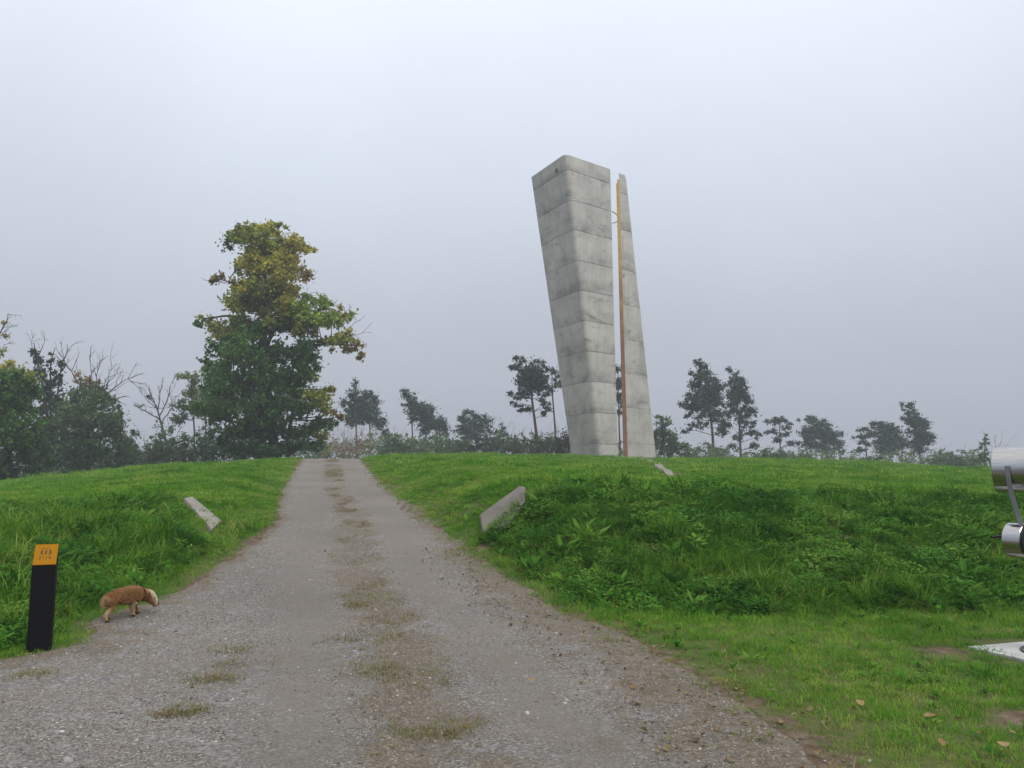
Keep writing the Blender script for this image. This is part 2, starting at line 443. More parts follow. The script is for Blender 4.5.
M_lawn = leaf_mat('lawn_blade', [(.065, .19, .016), (.105, .275, .022), (.17, .335, .035), (.29, .37, .07)], .5, spec=.06, rough=.75)
M_tall = leaf_mat('tall_grass_blade', [(.04, .125, .012), (.075, .20, .018), (.135, .28, .028), (.26, .33, .07)], .4, spec=.05, rough=.75)
M_herb = leaf_mat('herb_leaf', [(.032, .11, .012), (.055, .165, .018), (.095, .225, .028), (.15, .27, .04)], .6, .3, spec=.05, rough=.75)
M_dry = leaf_mat('dry_grass_blade', [(.17, .12, .06), (.24, .19, .085), (.15, .19, .05), (.27, .22, .12)], .8, .2, spec=.1)
r_ = np.random.default_rng(3)
S_short = [src('short_tuft', *blades(26, .12, .03, .075, .006, .7, r_), M_lawn) for _ in range(4)]
S_tall = [src('tall_tuft', *blades(40, .13, .05, .25, .008, .85, r_), M_tall) for _ in range(4)]
S_patch = [src('grass_patch', *blades(70, .42, .05, .17, .022, .8, r_), M_lawn) for _ in range(4)]
S_herb = [src('herb_rosette', *herb(16, .085, .034, .06, r_), M_herb), src('herb_rosette', *herb(34, .06, .03, .2, r_, .8), M_herb),
          src('clover_patch', *clover(70, .2, .10, .022, r_), M_herb), src('clover_patch', *clover(90, .22, .22, .025, r_), M_herb), src('dock_plant', *herb(11, .16, .055, .08, r_, .9), M_herb)]
S_dry = [src('dry_tuft', *blades(30, .11, .008, .028, .006, .95, r_), M_dry) for _ in range(3)]

def sample(n, x0, x1, y0, y1):
    return rng.uniform(x0, x1, n), rng.uniform(y0, y1, n)
def in_view(x, y, m=4.0): return np.abs(x) < .68 * y + m
def put(x, y, dz=0): return np.stack([x, y, height(x, y) + dz], 1)
def rots(n, tilt=.2): return np.stack([rng.normal(0, tilt, n), rng.normal(0, tilt, n), rng.uniform(0, 6.283, n)], 1)
def bare_mask(x, y):
    b = np.zeros_like(x)
    for k in BARE: b = np.maximum(b, blob(x, y, *k))
    return b
SLAB = (4.55, 6.85, 5.9, 8.25)     # footing slab of the viewing device: x0, y0, x1, y1 (kept free of grass)
def free(x, y): return ~((x > SLAB[0] - .02) & (x < SLAB[2]) & (y > SLAB[1]) & (y < SLAB[3]))

SLABS = [(-.6, 15.0, .2, 17.0), (-5.7, 14.9, -7.2, 17.9)]
def slab_clear(x, y):
    f = np.ones_like(x)
    for x0, y0, x1, y1 in SLABS:
        t = np.clip(((x - x0) * (x1 - x0) + (y - y0) * (y1 - y0)) / ((x1 - x0) ** 2 + (y1 - y0) ** 2), -.25, 1.1)
        f *= np.hypot(x - x0 - t * (x1 - x0), y - y0 - t * (y1 - y0)) > (.60 if x0 > -2 else .42)
    return f
def keep_edge(x, y, soft, s):
    e = road_e(x, y); return e > soft * (fbm(x * 1.6, y * 1.6, s) - .35) * 2
# lawn by the road
x, y = sample(60000, -9, 14, 1.5, 16)
k = in_view(x, y, 3) & keep_edge(x, y, np.where(x > -.3, np.interp(y, [4, 8, 12], [.1, .25, .2]), .08), 61) & free(x, y) & (bare_mask(x, y) < .45)
dens = np.interp(y, [2, 6, 10, 11, 16], [1, 1, .8, .5, .45]) * np.where((x > -.3) & (y < 12), .35 + .65 * sst(.3, 1.1, road_e(x, y) + .7 * (fbm(x * 2.1, y * 2.1, 401) - .5) + np.interp(y, [8, 12], [0, .6])), 1)
k &= rng.uniform(0, 1, len(x)) < dens
x, y = x[k], y[k]
sc_ = .85 * np.clip(.7 + .55 * fbm(x * 1.2, y * 1.2, 77), .5, 1.5) * np.where((x > 0) & (y < 9), .95, 1.5) * np.clip(road_e(x, y) * 1.2 + .45, .45, 1)
scatter('lawn_grass', put(x, y), rots(len(x)), sc_, rng.integers(0, 4, len(x)), S_short)
# rank growth on the bank faces
x, y = sample(52000, -16, 18, 6.8, 17.5)
e = road_e(x, y)
toe = np.where(x > road_r(y), 9.5, 7.2) + (fbm(x * .7, y * .7, 5) - .5) * 1.6
prob = sst(0, 1.0, y - toe) * sst(17.6, 15.0, y) * np.where(x > 0, sst(.35, 1.5, e), sst(.12, .7, e)) * np.clip(-.05 + 1.25 * fbm(x * .6, y * .6, 91), 0, 1)
k = in_view(x, y) & (rng.uniform(0, 1, len(x)) < prob * slab_clear(x, y) * (1 - .9 * bare_mask(x, y))) & (e > .1)
x, y = x[k], y[k]
tall = .35 + .95 * fbm(x * .5, y * .5, 23) ** 1.3 + .75 * sst(.58, .72, fbm(x * 1.7, y * 1.7, 223))
tall = np.where(x < -2, tall * 1.15, tall)
scatter('bank_grass', put(x, y), rots(len(x), .4), tall, rng.integers(0, 4, len(x)), S_tall)
x, y = sample(60000, -16, 18, 6.8, 17)
e = road_e(x, y)
prob = sst(0, 1.2, y - np.where(x > road_r(y), 9.2, 7.0)) * sst(.25, .9, e) * sst(17, 15, y) * (.45 + .55 * sst(.38, .6, fbm(x * .85, y * .85, 133))) * slab_clear(x, y) * (1 - .9 * bare_mask(x, y))
k = in_view(x, y) & (rng.uniform(0, 1, len(x)) < prob)
x, y = x[k], y[k]
hi = rng.choice(5, len(x), p=[.2, .26, .26, .24, .04])
scatter('bank_weeds', put(x, y), rots(len(x), .3), rng.uniform(.5, 1.2, len(x)) * (1 + .5 * (rng.uniform(0, 1, len(x)) > .93)), hi, S_herb)
# weeds in the lawn
x, y = sample(2600, 0, 10, 3, 10.5)
k = in_view(x, y, 1) & (road_e(x, y) > .5) & free(x, y) & (rng.uniform(0, 1, len(x)) < .15 + sst(.5, .7, fbm(x * .9, y * .9, 207)))
x, y = x[k], y[k]
scatter('lawn_weeds', put(x, y), rots(len(x), .15), rng.uniform(.3, .65, len(x)), rng.integers(0, 4, len(x)), S_herb)
# hill top meadow
xs, ys, ss = [], [], []
for (n, y0, y1, s0) in ((22000, 15, 26, .62), (20000, 26, 40, .8), (26000, 40, 84, 1.1)):
    x, y = sample(n, -.68 * y1 - 4, .68 * y1 + 6, y0, y1)
    e = road_e(x, y)
    k = in_view(x, y, 5) & ((e > .10 * s0 + .3 * (fbm(x, y, 19) - .5)) | (y > 64)) & path_clear(x, y)
    x, y = x[k], y[k]
    xs.append(x); ys.append(y); ss.append(s0 * (.55 + .7 * fbm(x * .35, y * .35, 71) ** 1.2 + .8 * sst(.60, .74, fbm(x * .6, y * .6, 171)) * rng.uniform(0, 1.2, len(x))) * np.clip(.5 + .4 * road_e(x, y), .5, 1))
x, y, s_ = map(np.concatenate, (xs, ys, ss))
scatter('meadow_grass', put(x, y), rots(len(x), .12), s_, rng.integers(0, 4, len(x)), S_patch)

# worn grass: strip between the wheel tracks, road margins, a few tufts in the gravel
xs, ys = [], []
x, y = sample(5200, -1, 1, 4.5, 47)
c = np.interp(y, [4.4, 6.6, 9, 11, 18, 26, 48], [-.33, -.85, -1.35, -2.1, -3.55, -5.75, -10.95])
x = c + x * np.interp(y, [4, 9, 20, 48], [.42, .42, .3, .4])
k = rng.uniform(0, 1, len(x)) < sst(.5, .68, fbm(x * 2.2, y * 1.0, 301)) * np.interp(y, [4, 8, 14, 24, 48], [.35, .7, .9, .9, .5])
xs.append(x[k]); ys.append(y[k])
x, y = sample(9000, -12, 3, 3.5, 40)
e = road_e(x, y)
k = (np.abs(e) < np.where(x > road_l(y) + 1, np.interp(y, [3, 8, 12], [1.0, .8, .35]), .3)) & (rng.uniform(0, 1, len(x)) < .15 + sst(.45, .65, fbm(x * 1.8, y * 1.8, 57)))
xs.append(x[k]); ys.append(y[k])
for (px, py, n, rr) in ((218, 681, 60, .09), (182, 717, 60, .10), (360, 606, 50, .12), (444, 735, 70, .14), (390, 672, 80, .2), (30, 677, 30, .1), (240, 668, 25, .12), (236, 653, 25, .1), (425, 685, 40, .2), (365, 640, 60, .25)):
    g = ground_at(px, py); xs.append(g.x + rng.normal(0, rr, n)); ys.append(g.y + rng.normal(0, rr * .7, n))
x, y = np.concatenate(xs), np.concatenate(ys)
scatter('worn_grass', put(x, y), rots(len(x), .25), rng.uniform(.6, 1.3, len(x)), rng.integers(0, 3, len(x)), S_dry)

# yellowed grass on the verges
M_verge = leaf_mat('verge_grass_blade', [(.16, .19, .04), (.24, .24, .06), (.13, .22, .03), (.30, .24, .10)], 1.2, .3, spec=.05)
S_verge = [src('verge_tuft', *blades(26, .11, .02, .08, .007, .9, r_), M_verge) for _ in range(3)]
x, y = sample(16000, -14, 4, 3.5, 46)
e = road_e(x, y)
k = (e > -.08 + .5 * (fbm(x * 1.5, y * 1.5, 501) - .5)) & (e < np.where(x > road_l(y) + 1, np.interp(y, [3, 8, 14], [1.5, 1.3, .8]), .35)) & (rng.uniform(0, 1, len(x)) < sst(.35, .65, fbm(x * 1.2, y * 1.2, 503)) * np.where(x > road_l(y) + 1, .8, .4))
x, y = x[k], y[k]
scatter('verge_grass', put(x, y), rots(len(x), .25), rng.uniform(.6, 1.3, len(x)) * np.interp(y, [8, 20], [1, 1.5]), rng.integers(0, 3, len(x)), S_verge)

# loose stones
def stone(r):
    ico = [(0, 0, 1)]
    import bmesh
    bm = bmesh.new(); bmesh.ops.create_icosphere(bm, subdivisions=1, radius=1)
    V = np.array([v.co for v in bm.verts]); Fc = [tuple(v.index for v in f.verts) for f in bm.faces]; bm.free()
    V = V * (1 + r.normal(0, .16, (len(V), 1))) * np.array((1, r.uniform(.65, .95), r.uniform(.4, .7)))
    return V, Fc
M_stone, n_, p_, o_ = mat_new('loose_stone'); q = N(n_)
q.put(p_.inputs['Base Color'], q.ramp(q.node('ShaderNodeObjectInfo').outputs['Random'], [(0, (.10, .094, .088)), (.5, (.19, .177, .165)), (.85, (.29, .272, .255)), (1, (.46, .44, .41))]))
p_.inputs['Roughness'].default_value = .85
S_st = [src('pebble', *stone(r_), M_stone) for _ in range(5)]
x, y = sample(110000, -9, 2.6, 2.6, 15)
e = road_e(x, y)
k = in_view(x, y, 1) & (e < -.05 + .3 * rng.normal(0, 1, len(x))) & (rng.uniform(0, 1, len(x)) < np.interp(y, [3, 6, 15], [.5, .5, .25]) * (1 - .75 * np.exp(-((np.abs(x - np.interp(y, [4.4, 6.6, 9, 11, 18], [-.33, -.85, -1.35, -2.1, -3.55])) - .85) / .35) ** 2)) * (.3 + .8 * sst(.35, .6, fbm(x * .8, y * .8, 77))))
x, y = x[k], y[k]
ssz = np.exp(rng.normal(math.log(.0052), .5, len(x))); ssz = np.minimum(ssz, .03)
scatter('gravel', put(x, y, .008), rng.uniform(0, 6.28, (len(x), 3)) * np.array((.1, .1, 1)), ssz, rng.integers(0, 5, len(x)), S_st)
# leaf litter on the verge
V, Fc = [], []
M_litter = leaf_mat('litter_leaf', [(.10, .06, .03), (.2, .13, .055), (.26, .2, .10), (.15, .09, .045)], 3, .15)
S_l = []
for j in range(3):
    V, Fc = [], []; leaf_poly((-.03, 0, .006), (1, .1, .08), (0, .2, 1), .06, .045, V, Fc, .35); S_l.append(src('litter_leaf', V, Fc, M_litter))
x, y = sample(5000, -6, 4, 3.5, 14)
e = road_e(x, y)
k = (x > 0 - y * .2) & (np.abs(e + .1) < .75) & (rng.uniform(0, 1, len(x)) < .55)
x, y = x[k], y[k]
scatter('leaf_litter', put(x, y, .012), rots(len(x), .3), rng.uniform(.35, 1.0, len(x)), rng.integers(0, 3, len(x)), S_l)

# ------------------------------------------------------------------ bmesh-free solids
import bmesh
def bm_obj(name, fn, mat, parent=None, smooth=False, bevel=0, **props):
    bm = bmesh.new(); fn(bm)
    bmesh.ops.recalc_face_normals(bm, faces=bm.faces)
    if bevel: bmesh.ops.bevel(bm, geom=list(bm.edges), offset=bevel, segments=2, profile=.6, affect='EDGES', clamp_overlap=True)
    me = bpy.data.meshes.new(name); bm.to_mesh(me); bm.free()
    if smooth: 
        for p in me.polygons: p.use_smooth = True
    me.materials.append(mat)
    return link(name, me, parent, **props)
def add_box(bm, c, s, M=None):
    r = bmesh.ops.create_cube(bm, size=1)
    for v in r['verts']:
        v.co = Vector((v.co.x * s[0] + c[0], v.co.y * s[1] + c[1], v.co.z * s[2] + c[2]))
        if M is not None: v.co = M @ v.co
def add_prism(bm, poly, ext):
    a = [bm.verts.new(p) for p in poly]; b = [bm.verts.new(Vector(p) + Vector(ext)) for p in poly]
    bm.faces.new(a); bm.faces.new(b[::-1])
    for i in range(len(a)):
        j = (i + 1) % len(a); bm.faces.new((a[i], a[j], b[j], b[i]))
def add_lathe(bm, prof, M, seg=40):
    """prof: (radius, along z); M places it"""
    rings = []
    for r, z in prof:
        rings.append([bm.verts.new(M @ Vector((r * math.cos(t * 2 * math.pi / seg), r * math.sin(t * 2 * math.pi / seg), z))) for t in range(seg)] if r > 1e-6 else [bm.verts.new(M @ Vector((0, 0, z)))])
    for A, B in zip(rings, rings[1:]):
        for t in range(seg):
            u = (t + 1) % seg
            if len(A) == 1 and len(B) == 1: continue
            if len(A) == 1: bm.faces.new((A[0], B[t], B[u]))
            elif len(B) == 1: bm.faces.new((A[t], A[u], B[0]))
            else: bm.faces.new((A[t], A[u], B[u], B[t]))
def tube_np(paths, seg=6):
    """paths: list of (points, radii) -> V, F of tapered tubes"""
    V = []; Fc = []; k = 0
    for pts, rad in paths:
        P_ = np.asarray(pts, float); n = len(P_)
        if n < 2: continue
        T = np.gradient(P_, axis=0); T /= np.linalg.norm(T, axis=1, keepdims=True) + 1e-9
        ref = np.array((0, 1, .13)) if abs(T[0][1]) < .8 else np.array((1, 0, .13))
        A = np.cross(T, ref); A /= np.linalg.norm(A, axis=1, keepdims=True) + 1e-9
        B = np.cross(T, A)
        th = np.arange(seg) * 2 * math.pi / seg
        ring = P_[:, None] + np.asarray(rad, float)[:, None, None] * (np.cos(th)[None, :, None] * A[:, None] + np.sin(th)[None, :, None] * B[:, None])
        V.append(ring.reshape(-1, 3))
        i = np.arange(n - 1)[:, None] * seg; j = np.arange(seg)[None]
        Fc.append(np.stack([i + j, i + (j + 1) % seg, i + seg + (j + 1) % seg, i + seg + j], -1).reshape(-1, 4) + k)
        k += n * seg
    return np.concatenate(V), np.concatenate(Fc)
def curve_pts(pts, n, wob=0, r=None):
    P_ = np.asarray(pts, float); t = np.linspace(0, len(P_) - 1, n)
    out = np.stack([np.interp(t, np.arange(len(P_)), P_[:, c]) for c in range(3)], 1)
    for _ in range(2): out[1:-1] = (out[:-2] + 2 * out[1:-1] + out[2:]) / 4
    if wob and r is not None: out[1:-1] += r.normal(0, wob, (n - 2, 3))
    return out

# ------------------------------------------------------------------ the concrete observation tower
M_tower = concrete('tower_concrete', (.47, .447, .405), .9, lifts=1)
M_rust = None
m, n_, p_, o_ = mat_new('weathering_steel'); q = N(n_); P = q.coord('Object')
q.put(p_.inputs['Base Color'], q.mix(q.ramp(q.node('ShaderNodeSeparateXYZ', {0: P}).outputs[2], [(0, 0.0), (1, 1.0)]), (.16, .075, .03), (.2, .1, .04)))
zz = q.math('DIVIDE', q.node('ShaderNodeSeparateXYZ', {0: P}).outputs[2], 30.0)
cc = q.mix(q.ramp(q.math('ADD', zz, q.mr(q.noise(P, .5, 4), .3, .7, -.15, .15)), [(.45, 0.0), (.85, 1.0)]), (.20, .09, .035), (.52, .30, .06))
q.put(p_.inputs['Base Color'], q.mix(.6, cc, q.ramp(q.noise(P, 3, 5), [(.3, .6), (.7, 1.25)]), 'MULTIPLY'))
p_.inputs['Roughness'].default_value = .8; M_rust = m

TY = 79.0
T1 = at(565, 153.5, TY); ztop = T1.z
def on_plane(px, py, z):
    d = ray(px, py); t = (z - EYE) / d.z; return Vector((0, 0, EYE)) + d * t
T0 = on_plane(531, 177, ztop); T2 = on_plane(610.5, 169, ztop)
zbot = gz(7.5, 79) - .4
fdir = (T2 - T1).normalized(); ldir = (T0 - T1).normalized()
def on_line(px, o, d, z):    # point of the vertical plane o + s*d at height z seen in picture column px
    k = (px - 512) / F       # x / depth, depth = y*CP + (z-EYE)*SP
    c = (z - EYE) * SP
    s = (k * (o.y * CP + c) - o.x) / (d.x - k * d.y * CP)
    p = o + d * s; p.z = z; return p
B1 = on_line(600.5, T1, fdir, zbot); B2 = on_line(618.5, T1, fdir, zbot); B0 = on_line(572.5, B1, ldir, zbot)
tower = thing('observation_tower', 'tall leaning concrete observation tower split by a narrow vertical slit', 'tower', ((B1 + B2) / 2))
org = tower.location.copy(); org.z = zbot; tower.location = org
def four(a0, a1, a2, far):   # corner order: near corner, right, back, left
    return [a1, a2, far, a0]
def quad_at(t):
    l = lambda A, B: A.lerp(B, t)
    a0, a1, a2 = l(B0, T0), l(B1, T1), l(B2, T2)
    return [a1, a2, a2 + (a0 - a1) * .94, a0]
def rounded(poly, rad, seg=8, inset=0.0):
    c = sum(poly, Vector()) / len(poly); out = []
    P_ = []
    for p in poly:
        d = (p - c); d.z = 0; P_.append(p - d.normalized() * inset * 1.3)
    for i, p in enumerate(P_):
        a = (P_[i - 1] - p); b = (P_[(i + 1) % len(P_)] - p); la, lb = a.length, b.length; a.normalize(); b.normalize()
        rr = min(rad[i], la * .42, lb * .42)
        for s in range(seg + 1):
            t = s / seg
            out.append(p + a * rr * (1 - t) ** 2 + b * rr * t ** 2)
    return out
def lifted(name, quad_fn, joints, rad, mat, parent, org):
    """a concrete shaft cast in lifts with a recessed joint between each; carries 'lift' and 'tone' per vertex"""
    V = []; lift = []; tone = []; m_ = None
    zs = []
    for i, (a, b) in enumerate(zip(joints, joints[1:])):
        g = .0010
        tn = random.random()
        for k, t in enumerate(np.linspace(a + g, b - g, 7)):
            zs.append((t, 0.0, k / 6, tn))
        if b < joints[-1]: zs += [(b - g * .9, .045, 1, tn), (b + g * .9, .045, 0, tn)]
    for t, ins, lf, tn in zs:
        ring = rounded(quad_fn(t), rad, inset=ins); m_ = len(ring)
        V += [v - org for v in ring]; lift += [lf] * m_; tone += [tn] * m_
    Fc = []
    for r0 in range(len(zs) - 1):
        for j in range(m_):
            Fc.append((r0 * m_ + j, r0 * m_ + (j + 1) % m_, (r0 + 1) * m_ + (j + 1) % m_, (r0 + 1) * m_ + j))
    Fc.append(tuple(range(m_))[::-1]); Fc.append(tuple(range((len(zs) - 1) * m_, len(zs) * m_)))
    me = new_mesh(name, V, Fc, mat, False, {'lift': np.array(lift), 'tone': np.array(tone)})
    return link(name, me, parent)
JN = [0, .065, .165, .265, .362, .46, .558, .655, .754, .851, .949, 1]
lifted('leaning_block', quad_at, JN, [.7, .12, .12, .12], M_tower, tower, org)
# the thin blade: in line with the block's right face, wide at the foot and narrow at the top
bt = on_line(618.8, T1, fdir, at(619, 169.5, TY + 4).z); bt2 = on_line(624.6, T1, fdir, bt.z)
bb = on_line(628, T1, fdir, zbot); bb2 = on_line(655.5, T1, fdir, zbot)
back_dir = Vector((-fdir.y, fdir.x, 0)).normalized()
if back_dir.y < 0: back_dir = -back_dir
vdir = Vector((bb.x, bb.y, 0)).normalized()
slitdir = (vdir * .93 + Vector((vdir.y, -vdir.x, 0)) * .10).normalized()
def blade_at(t):
    a = bb.lerp(bt, t); b = bb2.lerp(bt2, t); dd = slitdir * (2.3 - .7 * t)
    return [a, b, b + dd, a + dd]
lifted('blade_wall', blade_at, [0, .07, .19, .305, .42, .54, .66, .80, .93, 1], [.04, .04, .04, .04], M_tower, tower, org)
def strip(bm):
    off = -fdir * .32
    for t0, t1 in ((0.004, .975),):
        a, b = bb.lerp(bt, t0), bb.lerp(bt, t1)
        poly = [a + off - org, a - fdir * .01 - org, b - fdir * .01 - org, b + off - org]
        add_prism(bm, poly, slitdir * 1.1)
    add_prism(bm, [bb + off * 2.1 - org, bb + off * 1.05 - org, bb.lerp(bt, .96) + off * 1.05 - org, bb.lerp(bt, .96) + off * 1.5 - org], slitdir * .12)
bm_obj('steel_edge_strip', strip, M_rust, tower)
M_steel = plain('galvanised_steel', (.45, .46, .47), .4, .8)
zr = [at(613, 207, TY + 3.3).z, at(613, 219, TY + 3.3).z]
def rods(z0, z1):
    tt_ = (z0 - zbot) / (ztop - zbot); tb = (z1 - zbot) / (ztop - zbot)
    a = B2.lerp(T2, tt_) + slitdir * .5; b = bb.lerp(bt, tb) + slitdir * .5
    return a - org, b - org
for z0, z1 in ((zr[0], zr[0] - .35), (zr[1], zr[1] + .65)):
    a, b = rods(z0, z1); V, Fc = tube_np([([a, b], [.055, .055])]); link('tie_rod', new_mesh('tie_rod', V, Fc, M_steel), tower)
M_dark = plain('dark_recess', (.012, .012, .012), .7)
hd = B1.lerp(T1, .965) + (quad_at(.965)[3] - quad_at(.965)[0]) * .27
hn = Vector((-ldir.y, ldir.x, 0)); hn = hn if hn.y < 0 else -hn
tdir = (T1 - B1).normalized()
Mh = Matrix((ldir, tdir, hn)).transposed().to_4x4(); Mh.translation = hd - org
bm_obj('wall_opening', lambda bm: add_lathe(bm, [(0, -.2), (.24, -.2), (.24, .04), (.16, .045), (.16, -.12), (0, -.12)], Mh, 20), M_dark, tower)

# narrow concrete sight line across the meadow, from the foot of the tower
M_pale = concrete('pale_concrete', (.22, .205, .18), .8)
V = []; 
for i, p in enumerate(ctr):
    hw = np.interp(p[1], [17, 25, 40, 74], [.09, .12, .2, .22])
    for s in (-1, 1):
        for dz in (np.interp(p[1], [30, 70], [.06, .14]), -.2): V.append((p[0] + s * hw, p[1], gz(p[0] + s * hw, p[1]) + dz))
Fc = []
for i in range(len(ctr) - 1):
    a, b = i * 4, i * 4 + 4
    Fc += [(a, a + 2, b + 2, b), (a, b, b + 1, a + 1), (a + 2, a + 3, b + 3, b + 2)]
link('sight_line_path', new_mesh('path', V, Fc, M_pale), kind='structure')

# sloping concrete slabs at the ends of the two banks
M_slab_pale = concrete('mossy_pale_concrete', (.25, .228, .198), .9, scale=2)
M_slab_old = concrete('weathered_concrete', (.14, .126, .108), 1.0, scale=2.5)
def above_ground(px, py, lift):
    d = ray(px, py); t = 8.0; p = None
    while t < 60:
        p = Vector((0, 0, EYE)) + d * t
        if p.z < gz(p.x, p.y) + lift: break
        t += .02
    return p
def bank_slab(name, label, corners, thick, mat):
    P_ = [above_ground(*c) for c in corners]; c0 = sum(P_, Vector()) / len(P_); c0.z = gz(c0.x, c0.y)
    n = (P_[1] - P_[0]).cross(P_[-1] - P_[0]).normalized(); n = n if n.z > 0 else -n
    me = bm_obj(name, lambda bm: add_prism(bm, [p - c0 for p in P_], -n * thick), mat, bevel=.045)
    me.location = c0; me['label'] = label; me['category'] = 'slab'
    me['group'] = 'concrete slabs at the ends of the banks'
    return P_
SL1 = bank_slab('concrete_slab', 'wide weathered dark-streaked concrete slab sloping up the bank right of the road',
          [(479.5, 514, .26), (519.5, 485.2, .24), (525.5, 486.4, .22), (525, 500, .18), (509, 525, .16), (482, 532, .14)], .3, M_slab_old)
SL2 = bank_slab('concrete_slab', 'narrow pale concrete slab lying slanted in the grass left of the road',
          [(212, 529, .10), (184, 497.5, .14), (192.5, 495.8, .16), (222, 520, .10)], .25, M_slab_pale)

# ------------------------------------------------------------------ trees
M_leaf = leaf_mat('tree_leaf', None, trans=.42, attr=True, spec=.2)
M_needle = leaf_mat('pine_needle', None, trans=.1, attr=True, spec=.15)
def bark(name, c0, c1):
    m, n, p, o = mat_new(name); q = N(n); P = q.scale(q.coord('Object'), (6, 6, 1.2))
    q.put(p.inputs['Base Color'], q.ramp(q.noise(P, 1.5, 5), [(.3, c0), (.7, c1)])); p.inputs['Roughness'].default_value = .9
    p.inputs['Specular IOR Level'].default_value = .1
    q.put(p.inputs['Normal'], q.bump(q.noise(P, 3, 5), .7, .05)); return m
M_bark = bark('grey_bark', (.03, .025, .02), (.085, .072, .058))
M_pinebark = bark('pine_bark', (.06, .04, .03), (.15, .095, .065))

OCH = (.39, .36, .06); OGR = (.25, .29, .05); YGR = (.23, .33, .045); GRN = (.08, .18, .036); BGR = (.10, .24, .04)
DGR = (.05, .115, .034); BRN = (.33, .26, .09); PIN = (.042, .086, .052); PAL = (.19, .25, .11); GRY = (.10, .17, .065); IVY = (.045, .085, .04); TAN = (.28, .225, .14)

def leaves_np(C, r, cols, per, size, r_, flat=.75, up=.5, narrow=.62):
    """per leaf faces round each clump centre; returns V (4 per leaf), F, colours"""
    n = len(C) * per
    ctr = np.repeat(C, per, 0); rad = np.repeat(r, per)[:, None]; col = np.repeat(cols, per, 0)
    d = r_.normal(0, 1, (n, 3)); d /= np.linalg.norm(d, axis=1, keepdims=True); d *= np.minimum(np.abs(r_.normal(0, .62, (n, 1))), 1.7)
    d[:, 2] *= flat
    p = ctr + d * rad
    nr = r_.normal(0, 1, (n, 3)) + np.array((0, 0, up)); nr /= np.linalg.norm(nr, axis=1, keepdims=True)
    a = np.cross(nr, r_.normal(0, 1, (n, 3))); a /= np.linalg.norm(a, axis=1, keepdims=True) + 1e-9; b = np.cross(nr, a)
    s = size * r_.uniform(.45, 1.4, (n, 1))
    ww = s * narrow * .5
    V = np.stack([p - a * s * .5, p + b * ww + nr * s * .12 - a * s * .08, p + a * s * .5, p - b * ww + nr * s * .12 - a * s * .08], 1).reshape(-1, 3)
    Fc = np.arange(n * 4).reshape(n, 4)
    cl_ = np.clip(col * (1 + r_.normal(0, .16, (n, 1))) * (1 + r_.normal(0, .05, (n, 3))), .004, .6)
    return V, Fc, np.repeat(cl_, 4, 0)

def twigs_of(a, b, n, r_, rad, spread=.5):
    """a limb from a to b with a few side twigs; list of tube paths"""
    a = np.array(a); b = np.array(b); L = np.linalg.norm(b - a)
    m = max(4, int(L / .8)); c = curve_pts([a, (a + b) / 2 + r_.normal(0, .07 * L, 3) + np.array((0, 0, -.05 * L)), b], m, .02 * L, r_)
    out = [(c, np.linspace(rad, rad * .35, m))]
    for _ in range(n):
        k = r_.integers(1, m); d = (b - a) / L + r_.normal(0, spread, 3); d[2] += .15
        l = L * r_.uniform(.15, .4)
        e = c[k] + d / np.linalg.norm(d) * l
        out.append((curve_pts([c[k], (c[k] + e) / 2 + r_.normal(0, .06 * l, 3), e], 4), np.linspace(rad * .4, rad * .12, 4)))
    return out

